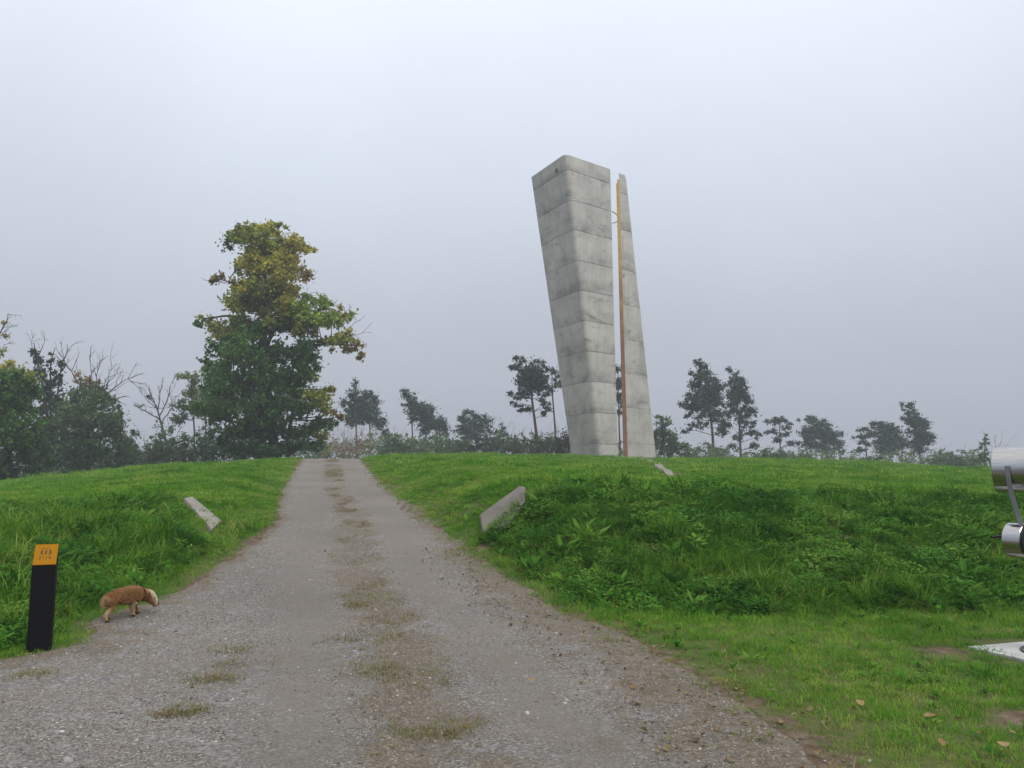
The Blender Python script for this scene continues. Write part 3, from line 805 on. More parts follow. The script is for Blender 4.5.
def plant(name, label, cat, Y, clusters, trunks, leaf=.24, sub=2.2, per=16, subr=(.35, .75), seed=1, group=None, mat=None, barkm=None,
          depth=.8, back=0.0, flat=.85, limb=.06, extra=None, ground=None, narrow=.62, trunk_name='trunk', crown_name='crown', side=2, up=.5, grow=1.22):
    """clusters: (px, py, rx, ry, colour[, depth offset]) in the photograph at distance Y, turned into real metres.
    trunks: (list of picture points, foot radius, top radius)."""
    r_ = np.random.default_rng(seed); k = Y / F
    bx = at(trunks[0][0][0][0], trunks[0][0][0][1], Y); base = Vector((bx.x, Y, gz(bx.x, Y) if ground is None else ground))
    t = thing(name, label, cat, base, 0, group)
    paths = []; axes = []
    for pts, r0, r1 in trunks:
        W = [np.array(at(px, py, Y) - base) for px, py in pts]
        W = [np.array((W[0][0], 0, -.3 + min(0, 0)))] + W if W[0][2] > .1 else [np.array((W[0][0], 0, -.3))] + W[1:]
        n = max(6, len(W) * 4); c = curve_pts(W, n); c[:, 1] += np.cumsum(r_.normal(0, .03, n)) * .5
        paths.append((c, np.linspace(r0, r1, n) * (1 + .35 * np.exp(-np.linspace(0, 1, n) * 14)))); axes.append(c)
    ax = np.concatenate(axes)
    C = []; rr = []; cc = []
    cl = []
    for c in clusters:
        px, py, rx, ry, col = c[:5]; rx *= grow; ry *= grow; dy = c[5] if len(c) > 5 else r_.normal(0, depth * rx * k * .8)
        cl.append((px, py, rx, ry, col, dy))
        if back and rx * k > 1: cl.append((px + r_.normal(0, rx * .3), py + r_.normal(0, ry * .2), rx * .9, ry * .9, col, -dy + back * rx * k * (1 if dy < 0 else -1)))
    for px, py, rx, ry, col, dy in cl:
        c = np.array(at(px, py, Y + dy) - base); rx_, rz_ = rx * k, ry * k; ry_ = (rx_ + rz_) / 2
        # limb from the trunk
        if ax is not None:
            dd = np.linalg.norm(ax - c, axis=1) + np.maximum(0, ax[:, 2] - c[2] + .25 * abs(rx_)) * 2.0
            j = int(np.argmin(dd)); L = np.linalg.norm(ax[j] - c)
            if L > .5 * min(rx_, rz_): paths += twigs_of(ax[j], c, side, r_, limb * min(1.6, .5 + L * .12))
        m = max(4, int(sub * 1.5 * (rx_ * rz_ * 3.14) / (3.14 * ((subr[0] + subr[1]) / 2) ** 2)))
        d = r_.normal(0, 1, (m, 3)); d /= np.linalg.norm(d, axis=1, keepdims=True); d *= r_.uniform(0.05, 1, (m, 1)) ** .5
        s_ = r_.uniform(subr[0], subr[1], m); s_ = np.minimum(s_, max(.2, min(rx_, rz_) * .75))
        sc3 = np.array((max(rx_ - s_.mean() * .25, .2), max(ry_ - s_.mean() * .3, .2), max(rz_ - s_.mean() * .3, .15)))
        q_ = c + d * sc3
        for e in range(0, m, 3):
            paths.append((curve_pts([c, (c + q_[e]) / 2 + r_.normal(0, .08, 3), q_[e]], 4), np.linspace(limb * .4, limb * .12, 4)))
        C.append(q_); rr.append(s_)
        cv = np.array(col)[None] * (1 + r_.normal(0, .15, (m, 1))); cc.append(np.clip(cv, .004, 1))
    if extra: 
        for (pts, r0, nsub) in extra:
            W = [np.array(at(p[0], p[1], Y + (p[2] if len(p) > 2 else 0)) - base) for p in pts]
            c = curve_pts(W, 8, .04, r_); r0 = r0 * .75; paths.append((c, np.linspace(r0, r0 * .2, 8)))
            for _ in range(nsub):
                i = r_.integers(2, 8); d = (c[i] - c[i - 1]); d /= np.linalg.norm(d) + 1e-9; d = d + r_.normal(0, .5, 3); d[2] += .25
                l = r_.uniform(.5, 1.5) * np.linalg.norm(c[-1] - c[0]) * .30
                e = c[i] + d / np.linalg.norm(d) * l
                paths.append((curve_pts([c[i], (c[i] + e) / 2 + r_.normal(0, .05 * l, 3), e], 5), np.linspace(r0 * .45, r0 * .12, 5)))
                for _2 in range(2):
                    d2 = d + r_.normal(0, .5, 3); s2 = c[i] + (e - c[i]) * r_.uniform(.4, .9)
                    e2 = s2 + d2 / np.linalg.norm(d2) * l * .5
                    paths.append((np.stack([s2, (s2 + e2) / 2, e2]), [r0 * .22, r0 * .16, r0 * .09]))
    V, Fc = tube_np(paths, 6)
    link(trunk_name, new_mesh(trunk_name, V, Fc, barkm or M_bark, True), t)
    if C:
        V, Fc, cols = leaves_np(np.concatenate(C), np.concatenate(rr), np.concatenate(cc), int(per * 1.9), leaf * 1.08, r_, flat, up, narrow)
        link(crown_name, new_mesh(crown_name, V, Fc, mat or M_leaf, False, {'col': cols}), t)
    return t

# the big half-yellow tree by the road
MT = [(214, 388, 13, 15, GRN), (212, 410, 12, 11, GRN), (322, 404, 10, 9, OGR), (213, 344, 9, 6, GRN), (306, 362, 14, 10, GRN), (332, 320, 13, 7, YGR), (230, 336, 14, 8, OGR), (270, 262, 20, 16, OCH), (266, 300, 24, 14, OGR), (276, 318, 22, 11, OGR), (288, 262, 12, 13, OCH), (250, 270, 12, 12, OGR), (246, 306, 15, 10, OGR), (262, 242, 18, 10, OGR), (300, 330, 16, 10, OGR), (240, 335, 18, 10, GRN), (300, 316, 14, 10, YGR), (282, 300, 14, 10, OCH), (240, 236, 14, 9, OGR), (268, 231, 13, 8, OCH), (288, 243, 16, 9, OCH), (234, 243, 8, 9, GRN), (262, 250, 17, 11, OGR), (303, 248, 8, 5, OCH), (312, 249, 4, 3, OCH),
      (278, 226, 7, 4, OGR), (254, 228, 5, 4, OGR), (275, 270, 19, 13, OCH), (238, 264, 6, 5, GRN), (262, 286, 17, 11, OGR), (304, 275, 8, 8, BRN), (288, 290, 14, 9, OCH),
      (219, 277, 7, 5, BRN), (213, 281, 3, 3, BRN), (240, 287, 11, 8, OCH), (250, 301, 13, 8, OGR), (300, 298, 8, 6, OGR),
      (298, 306, 14, 7, YGR), (323, 303, 12, 7, YGR), (316, 319, 21, 9, YGR), (341, 313, 9, 7, OCH), (347, 335, 9, 5, OCH), (358, 343, 7, 4, BRN), (359, 356, 5, 3, BRN), (344, 350, 12, 4, BRN),
      (328, 341, 16, 6, OGR), (205, 318, 7, 6, OGR), (199, 324, 4, 3, GRN), (221, 326, 13, 9, OGR), (240, 322, 13, 7, OGR), (256, 332, 17, 10, GRN), (285, 326, 12, 9, GRN),
      (229, 348, 20, 13, GRN), (262, 356, 25, 15, GRN), (296, 352, 19, 13, DGR), (222, 374, 19, 15, BGR), (207, 362, 6, 5, GRN), (250, 385, 28, 19, GRN), (285, 380, 23, 17, GRN),
      (313, 374, 10, 9, OGR), (224, 405, 19, 15, GRN), (258, 415, 28, 17, GRN), (294, 405, 21, 17, DGR), (318, 395, 12, 8, OGR), (330, 389, 6, 5, OCH), (331, 412, 9, 5, BRN), (339, 417, 4, 3, BRN),
      (319, 424, 15, 7, DGR), (236, 430, 18, 9, GRN), (270, 434, 28, 10, DGR), (304, 431, 17, 8, GRN), (252, 447, 24, 7, DGR), (286, 446, 17, 6, DGR), (222, 440, 10, 8, GRN), (232, 448, 14, 8, DGR), (312, 444, 12, 8, DGR), (322, 436, 10, 7, OGR), (262, 452, 20, 7, DGR)]
plant('broadleaf_tree', 'large tree beside the road, yellowing thin top over a dense green base', 'tree', 62, MT,
      [([(273, 458), (272, 420), (268, 385), (264, 350), (266, 325), (262, 300), (268, 265), (266, 232)], .36, .05),
       ([(288, 458), (289, 430), (296, 395), (305, 365)], .22, .06), ([(243, 458), (240, 430), (232, 395), (228, 360)], .22, .06),
       ([(265, 348), (278, 322), (300, 313), (332, 309)], .24, .06), ([(266, 358), (290, 348), (318, 344), (356, 345)], .22, .05), ([(264, 335), (245, 318), (228, 315), (206, 318)], .2, .05),
       ([(265, 310), (250, 292), (236, 284), (216, 278)], .14, .04), ([(263, 300), (282, 275), (290, 250)], .16, .05)],
      leaf=.27, sub=2.5, per=24, subr=(.35, .8), seed=4, back=.9, limb=.07,
      extra=[([(340, 318), (352, 306)], .05, 3), ([(300, 300), (318, 291)], .05, 3), ([(335, 340), (367, 332)], .05, 4), ([(240, 285), (210, 281)], .05, 3), ([(310, 280), (316, 272)], .04, 2), ([(345, 330), (362, 318)], .04, 3)])

# left edge wood
plant('broadleaf_tree', 'dense rounded green tree with a yellowish top at the left edge of the meadow', 'tree', 56,
      [(-22, 405, 30, 35, GRN), (5, 390, 22, 18, GRN), (22, 398, 17, 20, GRN), (14, 430, 27, 26, GRN), (34, 440, 13, 22, DGR), (4, 465, 34, 16, DGR), (22, 376, 13, 9, OGR), (4, 370, 14, 8, OCH), (34, 390, 8, 10, GRN), (36, 465, 14, 14, DGR), (-8, 435, 25, 30, DGR)],
      [([(8, 486), (8, 440), (6, 400), (8, 372)], .35, .08)], leaf=.26, sub=2.2, per=22, seed=11, back=.7)
plant('bare_topped_tree', 'nearly leafless tall tree with a few rusty leaves rising at the far left', 'tree', 62,
      [(3, 337, 4, 4, BRN), (-6, 332, 6, 5, BRN), (3, 352, 4, 6, OGR), (-4, 358, 6, 6, OGR), (5, 322, 3, 2, BRN)],
      [([(-14, 488), (-12, 420), (-8, 370), (-4, 340)], .3, .06)], leaf=.2, per=9, seed=12, limb=.05,
      extra=[([(-6, 350), (6, 322), (9, 313)], .06, 5), ([(-6, 345), (4, 330), (14, 326)], .05, 4), ([(-4, 360), (4, 345), (10, 342)], .05, 4)])
plant('dead_tree', 'dying tree with several upright stems wrapped in dark ivy and bare twigs on top', 'tree', 72,
      [(37, 360, 5, 9, IVY), (40, 374, 6, 10, IVY), (46, 394, 8, 13, IVY), (50, 362, 3, 8, IVY), (49, 380, 4, 9, IVY), (58, 378, 4, 9, IVY), (61, 365, 3, 7, IVY), (50, 418, 13, 16, IVY), (50, 445, 18, 18, DGR), (57, 398, 6, 10, IVY), (32, 350, 2.5, 4, IVY)],
      [([(52, 482), (50, 440), (44, 395), (37, 360), (33, 343)], .24, .04), ([(52, 440), (50, 400), (50, 365), (55, 348)], .14, .03), ([(54, 440), (57, 395), (60, 368), (68, 348)], .15, .03)],
      leaf=.22, sub=2.4, per=20, subr=(.25, .5), seed=13, limb=.05,
      extra=[([(37, 362), (31, 345), (32, 336)], .05, 7), ([(38, 358), (43, 345), (45, 337)], .05, 6), ([(50, 368), (53, 355), (55, 347)], .04, 5), ([(60, 368), (66, 355), (72, 345)], .05, 6), ([(60, 372), (68, 362), (73, 358)], .04, 4)])
plant('broadleaf_tree', 'grey-green tree with bare dead branches spreading from its thinning top', 'tree', 70,
      [(70, 420, 20, 18, GRY), (92, 418, 22, 20, GRY), (100, 448, 26, 20, DGR), (70, 450, 20, 20, DGR), (85, 396, 15, 11, GRY), (82, 377, 9, 6, BRN), (104, 402, 10, 8, GRY), (92, 384, 6, 8, BRN), (110, 430, 12, 14, GRY), (70, 402, 9, 9, IVY), (78, 408, 14, 10, GRY), (98, 396, 12, 10, GRY), (114, 418, 9, 10, GRY)],
      [([(88, 478), (88, 440), (88, 410), (90, 375)], .32, .06)], leaf=.25, sub=1.9, per=18, seed=14, limb=.05, back=.6,
      extra=[([(88, 410), (80, 380), (66, 368), (64, 358)], .1, 6), ([(89, 400), (92, 375), (90, 358)], .09, 6), ([(89, 405), (98, 378), (97, 362)], .09, 7), ([(90, 405), (105, 385), (112, 366)], .08, 8), ([(91, 408), (112, 390), (124, 378), (130, 381)], .09, 8), ([(92, 412), (115, 398), (127, 396)], .07, 6), ([(98, 400), (112, 378), (118, 372)], .06, 5)])
plant('spruce_tree', 'small dark spruce with a pointed tip beside the grey-green tree', 'tree', 74,
      [(118, 408, 2, 5, DGR), (118, 417, 4, 5, DGR), (118, 427, 6, 6, DGR), (118, 438, 8, 7, DGR), (117, 452, 10, 9, DGR), (118, 466, 11, 8, DGR)],
      [([(118, 478), (118, 440), (118, 402)], .14, .02)], leaf=.22, sub=2.2, per=18, subr=(.25, .5), seed=15)
plant('dead_tree', 'leafless dead tree with a wide fan of grey branches behind the left bushes', 'tree', 88,
      [(140, 405, 4, 3, GRY), (150, 398, 4, 4, IVY), (172, 405, 5, 5, IVY), (158, 425, 8, 6, IVY)],
      [([(168, 470), (166, 440), (160, 420), (156, 405)], .22, .07)], leaf=.2, sub=1.0, per=8, seed=16, limb=.05,
      extra=[([(160, 420), (148, 412), (136, 406)], .1, 8), ([(158, 412), (152, 398), (149, 388)], .1, 8), ([(158, 410), (160, 395), (162, 383)], .1, 8), ([(160, 415), (168, 400), (171, 384)], .1, 8), ([(162, 422), (172, 408), (178, 395)], .09, 7), ([(156, 408), (147, 400), (141, 392)], .07, 6)])
plant('broadleaf_tree', 'thin pale tree with gaps in its crown left of the large yellowing tree', 'tree', 82,
      [(186, 377, 8, 5, PAL), (196, 380, 8, 7, PAL), (190, 392, 9, 7, PAL), (203, 394, 9, 8, PAL), (188, 408, 10, 8, GRY), (205, 412, 11, 9, PAL), (178, 418, 8, 7, GRY), (212, 400, 6, 10, PAL)],
      [([(194, 468), (195, 430), (192, 400), (191, 378)], .13, .04), ([(205, 468), (206, 430), (206, 400)], .12, .04)], leaf=.26, sub=2.0, per=18, seed=17, limb=.05, back=.8)
for i, (px, py, rx, ry, c, lab) in enumerate([
        (148, 452, 18, 14, GRY, 'rounded grey-green shrub under the leafless dead tree'), (174, 444, 17, 19, GRY, 'tall bushy shrub below the thin pale tree'),
        (208, 442, 17, 20, DGR, 'dark shrub tucked against the left side of the large yellowing tree'), (130, 446, 12, 16, DGR, 'twiggy dark shrub right of the pointed spruce'), (30, 474, 22, 12, DGR, 'low dark shrub at the foot of the dense rounded tree'), (78, 468, 20, 12, DGR, 'low dark shrub at the foot of the grey-green tree with dead branches'), (108, 466, 14, 11, GRY, 'low grey-green shrub just left of the pointed spruce')]):
    plant('shrub', lab, 'shrub', 76 + i, [(px, py, rx, ry, c), (px - rx * .5, py + ry * .5, rx * .7, ry * .6, c), (px + rx * .5, py + ry * .5, rx * .7, ry * .6, c)],
          [([(px, 474), (px, py)], .12, .04)], leaf=.24, sub=2.2, per=18, seed=30 + i, trunk_name='stems', crown_name='foliage',
          extra=[([(px, py), (px - 6, py - ry - 3)], .04, 4), ([(px, py), (px + 7, py - ry - 2)], .04, 4)])

# Scots pines beyond the crest
def pine(label, Y, cl, trunk, seed, r0=.24, name='pine_tree', dark=1.0, extra=None, group='pine trees beyond the crest'):
    col = tuple(np.array(PIN) * dark)
    plant(name, label, 'tree', Y, [(a, b, c * 1.45, max(d, 2.8) * 1.5, col) for a, b, c, d in cl], trunk if isinstance(trunk[0][0], list) else [(trunk, r0, .05)], leaf=.34, sub=1.7, per=24, subr=(.45, .9),
          seed=seed, group=group, mat=M_needle, barkm=M_pinebark, flat=.75, limb=.06, narrow=.42, side=3, back=.5, extra=extra, grow=1.0)
pine('twin-topped bluish pine at the end of the road', 116, [(360, 405, 10, 10), (370, 415, 10, 8), (355, 384, 3, 5), (354, 393, 6, 4), (352, 404, 9, 5), (359, 410, 9, 7), (366, 394, 6, 5), (372, 402, 7, 5), (377, 408, 4, 4), (368, 417, 11, 7), (380, 422, 7, 7), (351, 420, 6, 5), (384, 432, 5, 4), (348, 411, 5, 4)],
     [([(357, 458), (356, 420), (355, 380)], .2, .04), ([(371, 458), (370, 430), (366, 392)], .18, .04)], 41)
pine('wind-swept pine whose crown slopes down to the right, nearest left of the three small pines', 122, [(420, 411, 12, 8), (434, 425, 11, 6), (405, 392, 5, 3), (411, 397, 6, 4), (406, 404, 5, 3), (416, 402, 6, 4), (422, 406, 5, 4), (415, 412, 7, 5), (427, 412, 7, 5), (432, 420, 8, 5), (441, 424, 6, 5), (428, 428, 12, 6), (446, 432, 5, 4), (411, 420, 4, 3)],
     [([(413, 458), (412, 420), (409, 392)], .18, .04), ([(427, 458), (425, 430), (422, 406)], .16, .04), ([(440, 458), (440, 425)], .14, .04)], 42)
pine('low broad pine with an open gap in its crown, midway between road and tower', 126, [(472, 426, 11, 8), (470, 412, 5, 3), (478, 416, 6, 3), (463, 420, 5, 4), (470, 423, 6, 4), (460, 430, 6, 4), (484, 423, 5, 5), (488, 432, 4, 4), (476, 432, 7, 5), (467, 437, 7, 4)],
     [([(471, 458), (470, 430), (470, 412)], .17, .04), ([(485, 458), (484, 435), (481, 418)], .15, .04)], 43)
pine('tall pine with a long bare stem just left of the tower', 100, [(530, 381, 12, 10), (517, 357, 3, 3), (522, 361, 5, 4), (514, 369, 4, 3), (524, 370, 8, 5), (534, 366, 7, 5), (542, 364, 5, 4), (546, 371, 5, 5), (532, 379, 10, 7), (518, 381, 6, 4), (512, 394, 3, 3), (520, 395, 7, 4), (515, 402, 4, 4), (520, 408, 3, 3), (530, 392, 9, 6), (543, 385, 7, 8), (547, 396, 5, 6), (543, 404, 5, 4), (548, 407, 4, 4), (544, 414, 3, 3), (528, 409, 3, 2.5)],
     [(538, 455), (536, 430), (532, 400), (530, 375), (524, 358)], 44, .26)
pine('slim pine partly hidden by the left edge of the tower', 106, [(553, 370, 4, 4), (558, 376, 4, 5), (555, 384, 5, 4), (551, 389, 3, 3), (560, 384, 4, 3)], [(556, 455), (555, 425), (552, 390), (552, 370)], 45, .2)
pine('pine glimpsed through the slit of the tower', 110, [(617, 371, 6, 5), (620, 383, 6, 6), (616, 396, 6, 6), (622, 405, 4, 4), (613, 384, 5, 5), (619, 412, 4, 3)], [(620, 455), (619, 420), (618, 372)], 46, .2)
plant('broadleaf_tree', 'bushy young tree against the right foot of the tower', 'tree', 97,
      [(660, 417, 4, 4, GRY), (663, 423, 7, 5, GRY), (666, 431, 9, 6, GRY), (672, 439, 9, 6, GRY), (661, 441, 8, 8, GRY), (680, 446, 8, 5, GRY), (668, 450, 14, 7, DGR), (654, 432, 4, 8, GRY)],
      [([(664, 458), (663, 435), (660, 416)], .14, .03)], leaf=.28, sub=1.9, per=18, seed=47, subr=(.3, .6))
pine('tallest pine, dark and tapering, right of the tower', 108, [(705, 390, 11, 12), (708, 408, 12, 6), (697, 361, 3, 4), (702, 367, 6, 4), (695, 373, 5, 3), (706, 375, 8, 5), (715, 380, 5, 5), (696, 384, 6, 4), (708, 389, 9, 5), (718, 391, 5, 5), (690, 396, 6, 3), (684, 404, 6, 3.5), (692, 408, 7, 4), (687, 415, 5, 3), (703, 401, 9, 6), (716, 403, 7, 6), (698, 425, 8, 3), (706, 417, 8, 4), (688, 430, 4, 2), (720, 416, 8, 7), (727, 425, 6, 5), (722, 432, 6, 4)],
     [(714, 458), (712, 425), (706, 385), (699, 362)], 48, .26, dark=.85)
pine('pine with drooping low boughs right beside the tallest pine', 112, [(738, 393, 8, 12), (742, 412, 9, 6), (731, 370, 3, 3), (735, 377, 6, 4), (729, 384, 4, 3), (740, 385, 6, 5), (732, 393, 6, 4), (744, 395, 6, 5), (748, 399, 5, 4), (736, 402, 8, 5), (746, 410, 6, 4), (731, 411, 6, 4), (742, 420, 7, 3), (750, 426, 6, 3), (748, 433, 8, 3), (757, 436, 4, 3), (740, 438, 5, 3), (732, 446, 4, 3), (755, 446, 5, 3)],
     [(741, 458), (739, 420), (733, 374)], 49, .24, dark=.9)
pine('small flat-topped pine with separate tiers of boughs', 126, [(770, 422, 4, 3), (780, 422, 8, 3.5), (788, 426, 5, 3), (773, 432, 6, 2.5), (783, 434, 6, 2.5), (776, 440, 6, 2.5), (790, 443, 6, 2.5)], [(781, 460), (780, 440), (779, 424)], 50, .18)
pine('wide pine leaning into a long slope on its right side, between two smaller pines', 130, [(820, 438, 14, 7), (806, 420, 6, 3), (811, 416, 3, 3), (815, 425, 9, 5), (806, 433, 6, 4), (822, 432, 11, 7), (833, 432, 5, 5), (834, 443, 9, 6), (815, 445, 11, 6), (843, 450, 4, 3), (828, 450, 9, 4)],
     [([(807, 462), (807, 440), (810, 418)], .17, .04), ([(822, 462), (822, 440), (820, 428)], .17, .04), ([(835, 462), (834, 445)], .13, .04)], 51)
pine('small slender pine with three tufted tiers at the right', 126, [(863, 430, 5, 3), (868, 436, 6, 2.5), (860, 438, 6, 2.5), (866, 444, 6, 2.5), (861, 450, 5, 2.5)], [(867, 463), (866, 445), (864, 430)], 52, .15)
pine('broad dense pine with a rounded crown in front of the last tall pine', 124, [(892, 441, 14, 7), (877, 425, 5, 3), (884, 428, 8, 4), (893, 431, 9, 6), (889, 440, 11, 8), (900, 446, 13, 9), (885, 451, 7, 6)], [([(890, 464), (890, 445), (886, 430)], .2, .05), ([(902, 464), (902, 450)], .15, .05)], 53)
pine('farthest right tall pine with a stepped, feathery top', 121, [(916, 424, 6, 9), (921, 440, 8, 6), (908, 406, 6, 3), (911, 412, 7, 3.5), (906, 418, 4, 3), (914, 420, 7, 5), (922, 426, 7, 5), (918, 433, 9, 5), (927, 437, 6, 5), (920, 446, 8, 7)], [(921, 464), (918, 440), (912, 408)], 54, .2)

# scrub along the crest
SCR = 'scrub bushes along the crest'
scr_a = [(393, 444, 14, 11), (413, 445, 12, 10), (434, 446, 14, 9), (456, 446, 13, 8), (478, 445, 14, 9), (498, 442, 10, 11), (513, 444, 12, 10), (530, 445, 13, 10), (549, 444, 12, 10), (564, 442, 9, 12)]
for i, (px, py, rx, ry) in enumerate(scr_a):
    c = [GRY, PAL, GRY, GRY, (.075, .08, .05)][i % 5]
    plant('scrub_bush', 'low grey-green bush in the scrub between the road end and the tower', 'bush', 94 + (i * 7) % 9, [(px, py, rx, ry, c), (px - rx * .6, py + 5, rx * .6, ry * .7, c), (px + rx * .6, py + 5, rx * .6, ry * .7, c)],
          [([(px, 458), (px, py)], .08, .03)], leaf=.26, sub=1.6, per=14, seed=60 + i, group=SCR, trunk_name='stems', crown_name='foliage', subr=(.3, .6),
          extra=[([(px + o, py + 4), (px + o * 1.6, py - ry - 2 - h)], .03, 4) for o, h in ((-5, 2), (1, 5), (6, 1))])
scr_b = [(650, 447, 8, 8), (690, 453, 12, 6), (722, 454, 11, 6), (762, 456, 9, 6), (776, 454, 12, 7), (800, 458, 9, 4), (852, 461, 10, 4), (872, 460, 9, 4), (940, 459, 11, 9), (956, 460, 10, 8), (971, 459, 10, 9)]
for i, (px, py, rx, ry) in enumerate(scr_b):
    c = [GRY, GRY, PAL, DGR][i % 4]
    plant('scrub_bush', 'low bush among the pines right of the tower', 'bush', 92 + (i * 5) % 11, [(px, py, rx, ry, c), (px - rx * .6, py + 4, rx * .6, ry * .7, c), (px + rx * .6, py + 4, rx * .6, ry * .7, c)],
          [([(px, 468), (px, py)], .08, .03)], leaf=.26, sub=1.6, per=14, seed=80 + i, group='scrub bushes below the pines', trunk_name='stems', crown_name='foliage', subr=(.3, .6),
          extra=[([(px + o, py + 3), (px + o * 1.6, py - ry - h)], .03, 3) for o, h in ((-4, 2), (5, 4))])
plant('sapling', 'young feathery sapling with a spiky top behind the steel viewer', 'sapling', 88, [(985, 446, 4, 6, GRY), (985, 456, 8, 7, GRY), (986, 438, 2, 4, GRY)], [([(985, 472), (985, 436)], .06, .02)], leaf=.24, sub=1.5, per=12, seed=95, subr=(.25, .45),
      extra=[([(985, 450), (985, 433)], .03, 8)])
plant('sapling', 'nearly bare forked sapling directly above the steel drum', 'sapling', 88, [(1000, 452, 6, 5, GRY), (1012, 455, 10, 6, GRY)], [([(999, 472), (998, 448)], .06, .03)], leaf=.24, sub=1.2, per=10, seed=96, subr=(.25, .45),
      extra=[([(998, 455), (994, 438)], .04, 5), ([(998, 455), (1002, 436)], .04, 5), ([(999, 455), (1010, 440)], .03, 4)])
plant('sapling', 'thin upright sapling standing out of the scrub midway to the tower', 'sapling', 98, [(503, 428, 3, 5, GRY), (503, 437, 5, 5, GRY)], [([(503, 458), (503, 424)], .05, .02)], leaf=.24, sub=1.4, per=12, seed=97, subr=(.25, .45), extra=[([(503, 440), (503, 421)], .03, 8)])
rt = np.random.default_rng(5)
plant('twiggy_shrub', 'bare brown twiggy thicket at the end of the gravel road', 'shrub', 86, [(337, 447, 12, 9, TAN), (354, 447, 12, 9, TAN), (325, 449, 9, 7, OGR), (374, 447, 10, 8, PAL), (345, 452, 20, 7, TAN)], [([(345, 468), (346, 440)], .08, .03)],
      leaf=.16, sub=1.6, per=9, seed=98, subr=(.3, .6), barkm=bark('dry_twig', (.17, .13, .095), (.30, .25, .19)),
      trunk_name='stems', crown_name='foliage', extra=[([(x0, 466), (x0 + rt.normal(0, 4), rt.uniform(427, 440))], .035, 8) for x0 in rt.uniform(322, 376, 34)])

# low undergrowth that closes the view between the trees
rn = np.random.default_rng(77)
C, rr, cc, paths = [], [], [], []
for _ in range(900):
    px = rn.uniform(-120, 1130); Y = rn.uniform(96, 118) if px > 130 else rn.uniform(74, 92)
    x0 = (px - 512) / F * Y; g = gz(x0, Y)
    top = float(np.interp(px, [0, 130, 230, 330, 420, 560, 700, 800, 900, 1024], [468, 456, 449, 447, 439, 439, 449, 454, 457, 456])) + rn.normal(0, 3) + 8 * (vnoise(px * .06, 0, 9) - .5)
    zt = at(px, top, Y).z
    for z in np.arange(g + .4, max(zt, g + .5), .8):
        C.append((x0 + rn.normal(0, .5), Y + rn.normal(0, .8), z)); rr.append(rn.uniform(.5, .9)); cc.append(np.array([GRY, GRY, PAL, PAL][rn.integers(0, 4)] if px > 330 else [GRY, DGR][rn.integers(0, 2)]) * rn.uniform(.75, 1.2))
V, Fc, cols = leaves_np(np.array(C), np.array(rr), np.array(cc), 22, .30, rn)
link('undergrowth', new_mesh('undergrowth', V, Fc, M_leaf, False, {'col': cols}), kind='stuff')

# ------------------------------------------------------------------ marker post
M_black = plain('black_coated_metal', (.005, .005, .006), .6, 0, .12)
M_orange, n_, p_, o_ = mat_new('orange_plate'); q = N(n_)
q.put(p_.inputs['Base Color'], q.mix(q.ramp(q.noise(q.coord('Object'), 14, 5), [(.45, 0.0), (.7, .5)]), (.33, .14, .004), (.31, .15, .010)))
p_.inputs['Roughness'].default_value = .8; p_.inputs['Specular IOR Level'].default_value = .1
pg = ground_at(40, 649); 
post = thing('marker_post', 'black marker post with a slanted orange plate top at the road edge', 'post', (pg.x + .045, pg.y - .09, gz(pg.x, pg.y) - .04), R(24))
PW, PD, H0, H1 = .195, .14, .82, 1.0
def body(bm):
    h = PW / 2
    add_prism(bm, [(-h, -PD / 2, -.2), (-h, PD / 2, -.2), (-h, PD / 2, H1), (-h, -PD / 2, H0)], (PW, 0, 0))
bm_obj('post_body', body, M_black, post, bevel=.003)
tl = math.atan2(H1 - H0, PD); PL = math.hypot(H1 - H0, PD)
Mp = Matrix.Translation((0, 0, (H0 + H1) / 2)) @ Matrix.Rotation(tl, 4, 'X')
bm_obj('top_plate', lambda bm: add_box(bm, (0, 0, .006), (PW - .004, PL - .004, .01), Mp), M_orange, post, bevel=.002)
tp = [o for o in post.children if o.name.startswith('top_plate')][0]
M_ink = plain('printed_black', (.02, .015, .01), .6)
def picto(bm):
    for s in (-1, 1):
        for k in range(6):
            a0, a1 = R(-60 + k * 20), R(-40 + k * 20)
            c = s * .012
            f = lambda a, r: (c + s * r * math.cos(a), .022 + r * 1.0 * math.sin(a), .0125)
            vs = [bm.verts.new(Mp @ Vector(f(a, r))) for a, r in ((a0, .019), (a0, .033), (a1, .033), (a1, .019))]
            bm.faces.new(vs)
    add_box(bm, (0, .018, .0122), (.013, .034, .001), Mp); add_box(bm, (0, .044, .0122), (.012, .010, .001), Mp)
    add_box(bm, (-.01, .066, .0122), (.065, .003, .001), Mp)
bm_obj('pictogram', picto, M_ink, tp)
fc = bpy.data.curves.new('plate_lettering', 'FONT'); fc.body = '2115'; fc.size = .047; fc.align_x = 'CENTER'; fc.align_y = 'CENTER'; fc.space_character = 1.15; fc.extrude = .0005
fc.materials.append(M_ink)
fo = bpy.data.objects.new('plate_lettering', fc); COL.objects.link(fo); bpy.context.view_layer.update()
fm = bpy.data.meshes.new_from_object(fo.evaluated_get(bpy.context.evaluated_depsgraph_get())); bpy.data.objects.remove(fo)
fo = link('plate_lettering', fm, tp); fo.matrix_local = Mp @ Matrix.Translation((-.004, -.038, .0125))

